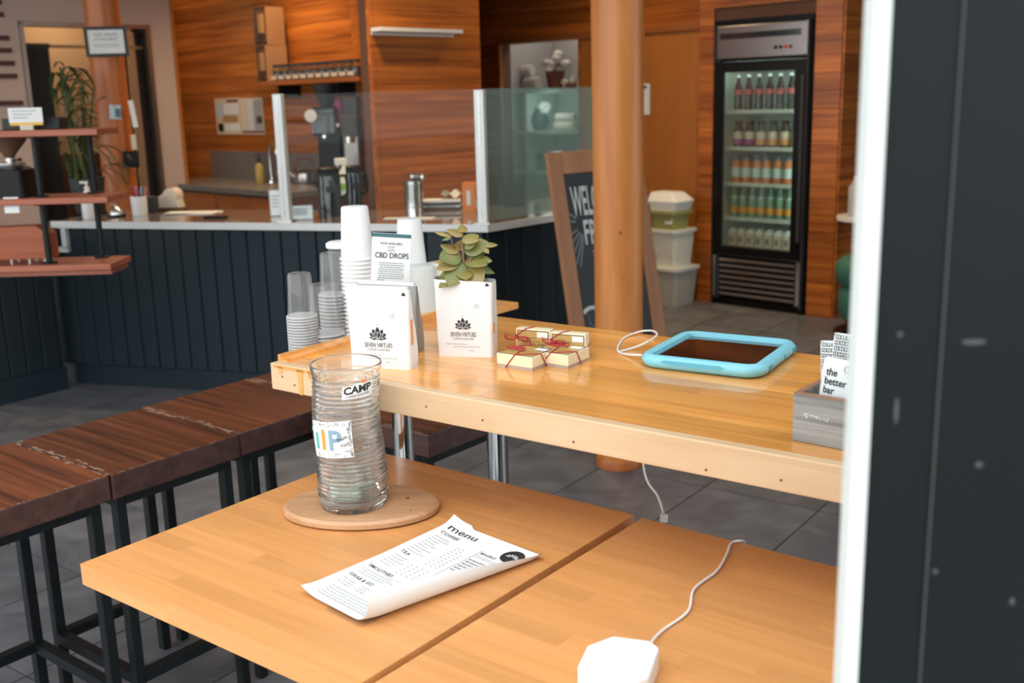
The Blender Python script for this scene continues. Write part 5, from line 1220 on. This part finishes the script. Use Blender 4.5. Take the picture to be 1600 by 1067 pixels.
# ================================================================== CBD drops card
pcb = P(606, 535, BZ)
tl = PY(570, 366, pcb.y); tr = PY(631, 372, pcb.y)
cw = (tr-tl).length*1.0; chh = tl.z-BZ
cd_ = thing('tent_card', 'white card reading NOW AVAILABLE CBD DROPS behind the coffee bag', 'card', (pcb.x, pcb.y, BZ), rot=(-.03, .085, facing(pcb)-.12))
MB().box(-cw/2, cw/2, 0, .002, 0, chh).build('card', 'paper', cd_); MB().box(-cw/2-.004, cw/2+.004, -.01, .03, 0, .005).build('holder', 'acrylic', cd_); MB().box(-cw/2, cw/2, -.0008, 0, chh-.008, chh-.0005).build('teal_band', 'teal_ink', cd_)
m = MB(); m.M = front(-.0008); z = chh
m.text('NOW AVAILABLE', 0, z-.024, w=cw*.56, h=.0048, bold=.008); m.text('CBD DROPS', .002, z-.053, w=cw*.86, h=.0115, bold=.012)
for dz in (.0285, .0365): m.poly([(-.008, z-dz-.0008, 0), (.008, z-dz-.0008, 0), (.008, z-dz+.0002, 0), (-.008, z-dz+.0002, 0)])
m.build('lettering', 'ink', cd_)
m = MB(); m.M = front(-.0008); rnd = random.Random(9)
m.text('EST 2019', 0, z-.0345, w=.012, h=.003); m.build('date_line', 'ink_soft', cd_); m = MB(); m.M = front(-.0008)
for k in range(13):
    x = -cw*.34+rnd.uniform(0, .006); e = cw*.36-rnd.uniform(0, .008)
    if k in (8,): e = -cw*.15
    while x < e:
        l = rnd.uniform(.004, .009); m.poly([(x, z-.0645-k*.0047, 0), (min(x+l, e), z-.0645-k*.0047, 0), (min(x+l, e), z-.063-k*.0047, 0), (x, z-.063-k*.0047, 0)]); x += l+.0014
m.build('small_print', 'ink_soft', cd_)
# ================================================================== coffee bags
def lotus(parent, cx, cz, s, y):
    """lotus emblem: fan of petals with pale gaps, a seed dot and a stem, printed on the plane y"""
    mk, gp = MB(), MB()
    def petal(m, ang, l, w, d, grow=0.0):
        a = math.radians(ang); dx, dz = math.sin(a), math.cos(a); nx, nz = dz, -dx; L_, R_ = [], []
        for t, ww in ((0, .12), (.15, .45), (.35, .82), (.55, 1), (.72, .86), (.88, .48), (1, .0)):
            r = -grow+(l+2*grow)*t; w_ = w*ww+grow*(1 if 0 < t < 1 else .4)
            L_.append((cx+s*(dx*r+nx*w_), y-d, cz+s*(dz*r+nz*w_))); R_.append((cx+s*(dx*r-nx*w_), y-d, cz+s*(dz*r-nz*w_)))
        m.poly(L_+R_[::-1][1:])
    d = 0.0
    for ang, l, w in ((-86, .98, .16), (86, .98, .16), (-62, 1.08, .22), (62, 1.08, .22), (-32, 1.12, .25), (32, 1.12, .25), (0, 1.22, .26), (-50, .72, .17), (50, .72, .17), (-20, .74, .18), (20, .74, .18), (-98, .66, .10), (98, .66, .10)):
        petal(gp, ang, l, w, d, .035); petal(mk, ang, l, w, d+.00006); d += .00012
    mk.poly([(cx+s*(.055*math.cos(i*PI/4)), y, cz+s*(1.40+.055*math.sin(i*PI/4))) for i in range(8)])
    mk.poly([(cx-.02*s, y-d, cz), (cx+.03*s, y-d, cz), (cx+.06*s, y-d, cz-.26*s), (cx+.03*s, y-d, cz-.26*s)])
    mk.build('emblem', 'ink', parent); gp.build('emblem_gap', 'paper', parent)
def coffee_bag(label, pl_, pr_, h, depth, opened=False, name='coffee_bag', turn=0, printing=True):
    a, b = pl_, pr_; w = (b-a).length; c = (a+b)/2; rz = math.atan2((b-a).y, (b-a).x)+turn
    t = thing(name, label, 'bag', (c.x, c.y, BZ), rz)
    rows = 14; rings = []
    for i in range(rows+1):
        f = i/rows; z = h*f
        ww = w*(.985+.02*math.sin(f*PI)+.07*f); dp = depth*(1-.80*max(0, f-.25)/.75) if not opened else depth*(1-.30*f)
        y0 = -.010*(1-f)*0 ; n = 28; ring = []
        base = rrect(ww, dp, min(.008, dp*.3), 6)
        wr = .0012*math.sin(f*17)
        for (x, y) in base:
            bulge = 0
            if y > 0: bulge = .004*math.cos(x/ww*PI)*math.sin(f*PI)
            gus = -.006*math.sin(PI*f)*(1-abs(y)/(dp/2))*(1 if abs(x) > ww*.45 else 0)*(1 if x > 0 else -1)
            ring.append((x+gus+wr*(.3 if abs(x) > ww*.4 else 0), y+dp/2+bulge, z+(.004*math.sin(x*70) if (opened and i == rows) else 0)))
        rings.append(ring)
    MB().loft(rings, caps=False).build('bag_body', 'bag_white', t, smooth=50)
    if opened:
        MB().loft([[(x, y+.001*0, z-.001) for x, y, z in r] for r in rings], caps=False)
        MB().poly([(x*.96, y*.96+.002, h*.86) for x, y, z in rings[int(rows*.86)]]).build('soil', 'soil', t)
    else:
        MB().poly(rings[-1]).build('top_seal', 'bag_white', t); MB().box(-w*.49, w*.49, .0, depth*.2, h-.001, h+.006).build('seal_strip', 'bag_white', t)
    MB().poly(rings[0]).build('base', 'bag_white', t)
    if printing:
        lotus(t, -.002, h*.385, w*.150, -.0007)
        m = MB(); m.M = front(-.0007); m.text('SEVEN VIRTUES', -.002, h*.272, w=w*.46, h=h*.056, bold=.007); m.build('brand_name', 'ink', t)
        m = MB(); m.M = front(-.0007)
        m.text('COFFEE ROASTERS', -.002, h*.226, w=w*.38, h=h*.029, bold=.004)
        m.build('lettering', 'ink_soft', t)
        rnd = random.Random(1)
        for (zf, x0, x1) in ((.165, -.33, .05), (.13, -.20, .28), (.08, .08, .16)):
            x = x0*w; m = MB(); m.M = front(-.0007)
            while x < x1*w: l = rnd.uniform(.003, .008); m.poly([(x, h*zf, 0), (min(x+l, x1*w), h*zf, 0), (min(x+l, x1*w), h*zf+.0016, 0), (x, h*zf+.0016, 0)]); x += l+.0012
            m.build('print_line', 'ink_grey', t)
        m = MB(); m.M = front(-.0007) @ Tm(w*.24, h*.66, 0, rz=.2); m.text('DARK', 0, .0026, w=w*.09, h=.003); m.text('ROAST', 0, -.0026, w=w*.10, h=.003); m.build('stamp', 'ink_soft', t)
        m = MB(); m.M = front(-.0007); m.poly([(w*.40, h*.93, 0), (w*.47, h*.93, 0), (w*.465, h*.955, 0), (w*.435, h*.975, 0), (w*.41, h*.955, 0)]); m.build('corner_mark', 'ink', t)
    MB().box(w/2-.001, w/2+.0006, depth*.18, depth*.42, h*.30, h*.62).build('side_label', 'label_orange', t)
    return t, w, h
bl_, br_ = P(551, 572, BZ), P(640, 579.5, BZ)
hb = PY(600, 452, (bl_.y+br_.y)/2).z-BZ
coffee_bag('closed white coffee bag printed SEVEN VIRTUES with a black lotus', bl_, br_, hb, .046, turn=.10)
b2l, b2r = P(684, 556.5, BZ), P(770, 558.5, BZ)
hb2 = PY(727, 437, b2l.y).z-BZ
bag2, w2, h2_ = coffee_bag('opened white coffee bag printed SEVEN VIRTUES used as a plant pot', b2l, b2r, hb2, .062, opened=True)
b3l, b3r = P(568, 552, BZ)+Vector((-.008, .035, 0)), P(651, 556, BZ)+Vector((0, .022, 0))
t3, _, _ = coffee_bag('silver sided coffee bag standing behind the closed white bag', b3l, b3r, hb*.90, .04, printing=False)
for c in t3.children:
    if c.name.startswith('bag_body'): c.data.materials[0] = MATS['bag_silver']
    if c.name.startswith('side_label'): bpy.data.objects.remove(c)
# ---- jade plant in the opened bag
jc = (b2l+b2r)/2 + Vector((.008, .035, 0))
jp = thing('jade_plant', 'green jade plant with fleshy leaves growing in the opened coffee bag', 'plant', (jc.x, jc.y, BZ+h2_*.86+.002), facing(jc))
rnd = random.Random(6)
def fleshy(pos, az, el, L_, w, th=.004):
    n = 8; k = 8; rings = []
    for i in range(n+1):
        t = i/n; ww = max(.0004, w/2*math.sin(PI*(.06+.94*t)**.8)**.75) if i < n else .0004; tt = max(.0003, th/2*math.sin(PI*(.08+.9*t))**.6)
        rings.append([(L_*t, ww*math.cos(2*PI*j/k), tt*math.sin(2*PI*j/k)+.10*L_*t*t) for j in range(k)])
    m = MB(); m.M = Matrix.Translation(pos) @ Matrix.Rotation(az, 4, 'Z') @ Matrix.Rotation(-el, 4, 'Y') @ Matrix.Rotation(math.cos(az)*rnd.uniform(.45, 1.05), 4, 'X'); m.loft(rings).build('leaf', 'jade', jp, smooth=60)
pxm = 2.14/FPX
def jx(px, py): return Vector(((px-735)*pxm*.98, 0, (437-py)*pxm*1.0 + h2_*.14))
stems = [[(731, 445), (731, 410), (730, 390), (731, 366)], [(733, 445), (738, 415), (752, 398), (764, 386)], [(728, 445), (722, 415), (716, 395), (712, 371)], [(734, 445), (742, 420), (748, 408)], [(727, 445), (718, 425), (708, 412)]]
for st_ in stems:
    pts = [jx(*q) for q in st_]; pts = [p + Vector((0, .012*math.sin(i*1.7+st_[1][0]), 0)) for i, p in enumerate(pts)]
    MB().tube(pts, lambda t: .0034-.0022*t, 7, smooth=4).build('stem', 'stem', jp, smooth=50)
A = math.radians
LV = [(731, 366, 75, 20, .022, .013), (731, 370, 160, 15, .026, .014), (731, 374, -12, -12, .028, .016), (730, 386, 5, 25, .030, .022), (731, 392, 20, 8, .040, .026), (712, 371, 180, 5, .030, .006), (713, 372, 150, -25, .016, .006), (764, 386, 5, -8, .022, .010), (764, 386, 120, 35, .014, .007), (762, 388, -30, -40, .018, .008),
      (726, 400, 185, -8, .036, .026), (724, 396, 150, 15, .030, .018), (735, 402, 0, 12, .036, .022), (736, 408, -20, -15, .040, .022), (722, 410, 190, -20, .040, .020), (718, 412, 170, -5, .034, .016), (728, 408, 215, -50, .052, .030), (735, 410, -35, -48, .052, .030), (742, 415, -10, -30, .040, .016), (748, 408, -5, -10, .030, .014),
      (720, 420, 175, -40, .040, .022), (715, 424, 190, -55, .032, .016), (738, 420, -60, -60, .044, .024), (730, 418, 260, -35, .036, .024), (726, 394, 95, 20, .03, .02), (734, 398, 70, 10, .034, .022), (724, 428, 200, -30, .046, .020)]
for (px, py, az, el, L_, w) in LV:
    fleshy(jx(px, py), A(az if abs(az) not in (0, 180) else az+rnd.uniform(-25, 0)) - (A(18) if az < 90 else -A(18))*(1 if rnd.random() < .7 else -1), A(el), L_*1.36, w*1.7)
# ================================================================== chocolate boxes
def choc_box(label, loc, rz, w, d, h, standing, bow):
    """flat box: base, lid sleeve with printed top; standing boxes show their printed top to the front"""
    t = thing('chocolate_box', label, 'gift box', loc, rz)
    M = Matrix.Identity(4) if not standing else Matrix.Translation((0, h, d/2)) @ Matrix.Rotation(PI/2, 4, 'X')
    def add(nm, mt, m, **k): o = m.build(nm, mt, t, **k); o.matrix_local = M; return o
    oy = 0 if standing else 0
    add('base', 'box_base', MB().box(-w/2+.001, w/2-.001, -d/2+.001, d/2-.001, 0, h*.3)); add('lid', 'cream_card', MB().box(-w/2, w/2, -d/2, d/2, h*.22, h-.0005), bevel=.0008)
    tp_ = add('printed_top', 'gold_lid', MB().box(-w/2+.0035, w/2-.0035, -d/2+.0035, d/2-.0035, h-.0005, h))
    fr_ = MB(); e = .0022
    for q in ((-w/2+.003, w/2-.003, d/2-.003-.0012, d/2-.003), (-w/2+.003, w/2-.003, -d/2+.003, -d/2+.0042), (-w/2+.003, -w/2+.0042, -d/2+.003, d/2-.003), (w/2-.0042, w/2-.003, -d/2+.003, d/2-.003)): fr_.box(q[0], q[1], q[2], q[3], h-.0002, h+.0002)
    add('border', 'ink', fr_)
    add('white_label', 'paper', MB().box(w*.12, w*.43, d*.18, d*.40, h, h+.0004))
    m = MB(); m.M = Matrix.Translation((0, 0, h+.0004)); m.text('THE ORIGINAL', -.004, -d*.02, w=w*.55, h=d*.06); m.text('CHOCOLATES', 0, -d*.18, w=w*.72, h=d*.11, bold=.012); m.text('HANDMADE', -.004, d*.12, w=w*.30, h=d*.05); add('lettering', 'cork' if not standing else 'kraft_dark', m)
    r = .0011
    cuts = [[(-w/2-r, -d*.12, h*.3), (-w/2-r, -d*.12, h*.3), (-w/2-r, d*.2, h+r), (-w*.18, d/2+r, h+r), (-w*.05, d/2+r, h*.2)], [(-w*.25, -d/2-r, 0.001), (w*.02, -d/2-r, h+r), (w/2+r, -d*.12, h+r), (w/2+r, d*.1, .001)]]
    rb = MB()
    for c_ in cuts: rb.tube(c_, r, 6)
    rb.tube([(-w/2-r, d*.2, h+r), (-w*.1, d*.1, h+r*1.4), (w*.02, -d/2-r, h+r)], r, 6)
    add('ribbon', 'ribbon', rb, smooth=50)
    bx_, by_, s = bow
    kb_ = MB()
    for sg_ in (-1, 1):
        kb_.tube([(bx_, by_, h+.002), (bx_+sg_*.010*s, by_+.004, h+.006), (bx_+sg_*.021*s, by_+.003, h+.005), (bx_+sg_*.019*s, by_-.004, h+.003), (bx_+sg_*.008*s, by_-.003, h+.003)], .0010, 6, closed=True, smooth=4)
        kb_.tube([(bx_, by_, h+.002), (bx_+sg_*.012*s, by_-.006, h+.003), (bx_+sg_*.024*s, by_-.007*sg_, h+.002)], .0010, 6, smooth=4)
    kb_.ball((bx_, by_, h+.0025), .0024, 8)
    add('bow', 'ribbon', kb_, smooth=60)
    return t
cA = P(832, 580.5, BZ); CW, CDp, CH = .084, .080, .028
ca_ = math.radians(-35); cu = Vector((math.cos(ca_), math.sin(ca_), 0)); cv = Vector((-math.sin(ca_), math.cos(ca_), 0))
choc_box('flat gold chocolate box with a red bow lying against the planted bag', cA - cu*CW/2 + cv*CDp/2, ca_, CW, CDp, CH, False, (-.022, -.002, 1.0))
cB = P(888, 577, BZ)
choc_box('flat gold chocolate box with red ribbon lying nearest the tablet', cB - cu*CW/2 + cv*CDp/2, ca_, CW, CDp, CH, False, (-.012, .020, .9))
ca2 = math.radians(-25); cu2 = Vector((math.cos(ca2), math.sin(ca2), 0)); cv2 = Vector((-math.sin(ca2), math.cos(ca2), 0))
base_r = P(916, 564, BZ) + cv2*.004
choc_box('gold chocolate box standing on edge with its white label up, nearest the tablet', base_r - cu2*.042 + cv2*.004, ca2, .076, .052, .026, True, (-.030, .008, 1.1))
choc_box('gold chocolate box standing on edge behind the flat ones, nearest the planted bag', base_r - cu2*.125 + cv2*.018, ca2, .076, .052, .026, True, (-.036, .006, 1.2))
# ================================================================== tablet
corn = [P(1004, 566, BZ+.012), P(1062, 513, BZ+.024), P(1251, 533, BZ+.024), P(1187, 588, BZ+.012)]
tcx = sum((c for c in corn), Vector())/4
tx = ((corn[3]-corn[0])+(corn[2]-corn[1]))/2; tw_ = tx.length; ty = ((corn[1]-corn[0])+(corn[2]-corn[3]))/2; th_ = ty.length
trz = (math.atan2(tx.y, tx.x) + math.atan2(ty.y, ty.x)-PI/2)/2
tb = thing('tablet', 'tablet in a thick light blue foam case on the bar', 'tablet', (tcx.x, tcx.y, BZ), trz)
def ring2(w, d, r, z): return [(x, y, z) for x, y in rrect(w, d, r, 6)]
W_, D_ = tw_*1.0, th_*.985
TH = .027
MB().loft([ring2(W_-.03, D_-.03, .030, .0), ring2(W_-.010, D_-.010, .036, .004), ring2(W_, D_, .040, .012), ring2(W_-.002, D_-.002, .039, .019), ring2(W_-.014, D_-.014, .033, TH-.001), ring2(W_-.030, D_-.030, .024, TH), ring2(W_-.044, D_-.044, .014, TH-.003), ring2(W_-.046, D_-.046, .013, TH-.009), ring2(W_-.05, D_-.05, .012, TH-.010)]).build('case', 'foam_blue', tb, smooth=50)
MB().box(-W_/2+.026, W_/2-.026, -D_/2+.026, D_/2-.026, TH-.0098, TH-.0085).build('screen', 'screen', tb)
MB().prism([(-W_*.36, -D_/2+.010), (W_*.30, -D_/2+.010), (W_*.24, -D_/2+.018), (-W_*.30, -D_/2+.018)], TH-.004, TH-.0005).build('grip_recess', 'foam_blue_dark', tb)
for y, s in ((-D_*.28, .012), (0.02, .006), (D_*.33, .014)): MB().box(W_/2-.004, W_/2+.0006, y-s, y+s, .009, .019).build('port_cutout', 'foam_blue_dark', tb, bevel=.002)
MB().prism([(-W_*.30, -.004), (-W_*.2, -.008), (W_*.18, -.008), (W_*.22, -.004), (W_*.18, .0), (-W_*.26, .0)], -.002, .002).build('handle_line', 'foam_blue_dark', tb, loc=(0, -D_/2+.0035, .020), rot=(PI/2-.35, 0, 0))
cbl = [P(1003, 555, BZ+.012), P(975, 553, BZ+.003), P(965, 546, BZ+.003), P(975, 528, BZ+.003), P(1000, 518, BZ+.006), P(1020, 517, BZ+.012), P(1026, 524, BZ+.015), P(1008, 536, BZ+.012), P(985, 545, BZ+.003), P(968, 549, BZ+.003)]
tag(MB().tube(cbl, .0022, 8, smooth=8).build('tablet_cable', 'cable_white', smooth=60), 'white looped cable beside the light blue tablet case', 'cable')
# ================================================================== snack crate and bars
k0 = P(1237, 688, BZ); kfr = P(1312, 702.5, BZ)
kd = (kfr-k0).normalized(); kr = math.atan2(kd.y, kd.x)
kh = PY(1240, 613, k0.y).z-BZ
cr = thing('snack_crate', 'small weathered grey wooden crate of snack bars on the bar', 'crate', k0, kr)
KWd, KD, kt = .23, .12, .0105
for nm, q in (('front_board', (0, KWd, 0, kt)), ('back_board', (0, KWd, KD-kt, KD)), ('end_board', (0, kt, kt, KD-kt)), ('end_board', (KWd-kt, KWd, kt, KD-kt))): 
    o = MB().box(q[0], q[1], q[2], q[3], 0, kh-.0015).build(nm, 'grey_wood', cr, bevel=.0015)
MB().box(kt, KWd-kt, kt, KD-kt, 0, .006).build('floor_board', 'brown_wood', cr)
for q in ((0, KWd, .0, kt), (0, kt, kt, KD-kt)): MB().box(q[0]+.0005, q[1]-.0005, q[2]+.0005, q[3]-.0005, kh-.0015, kh).build('top_edge', 'brown_wood', cr)
m = MB(); rnd = random.Random(12)
for k in range(22): x = rnd.uniform(.016, .055); z = kh*rnd.uniform(.52, .60); m.box(x, x+rnd.uniform(.001, .006), -.0006, 0, z, z+.0012)
m.build('worn_patch', 'foil', cr)['kind'] = 'stuff'
def snack(label, x, y, z0, h, w, tilt, yaw, lettering):
    t = thing('snack_bar', label, 'snack bar', cr.matrix_world @ Vector((0, 0, 0)), kr)
    loc = k0 + Matrix.Rotation(kr, 3, 'Z') @ Vector((x, y, z0)); t.location = loc; t.rotation_euler = (tilt, yaw, kr)
    def fn(a, b):
        f = b; th = .009*math.sin(PI*min(1, max(0, (f-.04)/.92)))**.5*math.sin(PI*a)**.4
        return ((a-.5)*w, -th, f*h)
    def fb(a, b):
        x_, y_, z_ = fn(a, b); return (x_, -y_*.8, z_)
    MB().grid(fn, 14, 20).grid(fb, 14, 20).build('wrapper', 'foil', t, smooth=60)
    m = MB(); c0_ = -.0004
    rows_ = [(h-.0615, 1)] if lettering else [(h-.006-k*.0085, 1) for k in range(5)]
    for zz, _ in rows_:
        for k in range(7):
            xc = (k-3)*w/7.6; s_ = w/17; hh = h*.022
            yb = lambda a, b: fn((a/w)+.5, b/h)[1]-.0006
            for (dx0, dx1, dz0, dz1) in ((-s_, s_, hh-.0009, hh), (-s_, s_, -hh, -hh+.0009), (-s_, -s_+.0009, -hh, hh), (s_-.0009, s_, -hh, hh), (-.0005, .0005, -hh, hh)):
                m.add([(xc+dx, yb(xc+dx, zz+dz), zz+dz) for dx, dz in ((dx0, dz0), (dx1, dz0), (dx1, dz1), (dx0, dz1))], [(0, 1, 2, 3)])
    m.build('pattern', 'ink', t)
    if lettering:
        m = MB(); q = lambda x_, z_: (x_, fn(x_/w+.5, max(0, z_/h))[1]-.0007, z_)
        for s_, zz, wd in (('the', h-.026, .018), ('better', h-.0395, .035), ('bar', h-.053, .018)): m.text(s_, -w*.37, zz, h=.0105, w=wd, align='l', bold=.022, fn=q)
        m.build('lettering', 'ink', t)
        m = MB(); cx_, cz_ = w*.16, h-.013
        m.tube([q(cx_+.0055*math.cos(i*PI/10), cz_+.0055*math.sin(i*PI/10)) for i in range(20)], .0004, 4, closed=True); m.tube([q(cx_, cz_+.006), q(cx_, cz_-.002)], .0005, 4); m.build('round_mark', 'ink_soft', t)
    return t
kr_up = .02
snack('the better bar snack wrapper facing the front of the grey crate', .055, .024, .022, .106, .061, -.10, .07, True)
snack('snack bar with a chain pattern standing tallest in the grey crate', .062, .046, .014, .146, .065, -.14, .02, False)
snack('snack bar with a chain pattern tilted behind the better bar wrapper', .048, .070, .008, .136, .063, -.10, -.10, False)
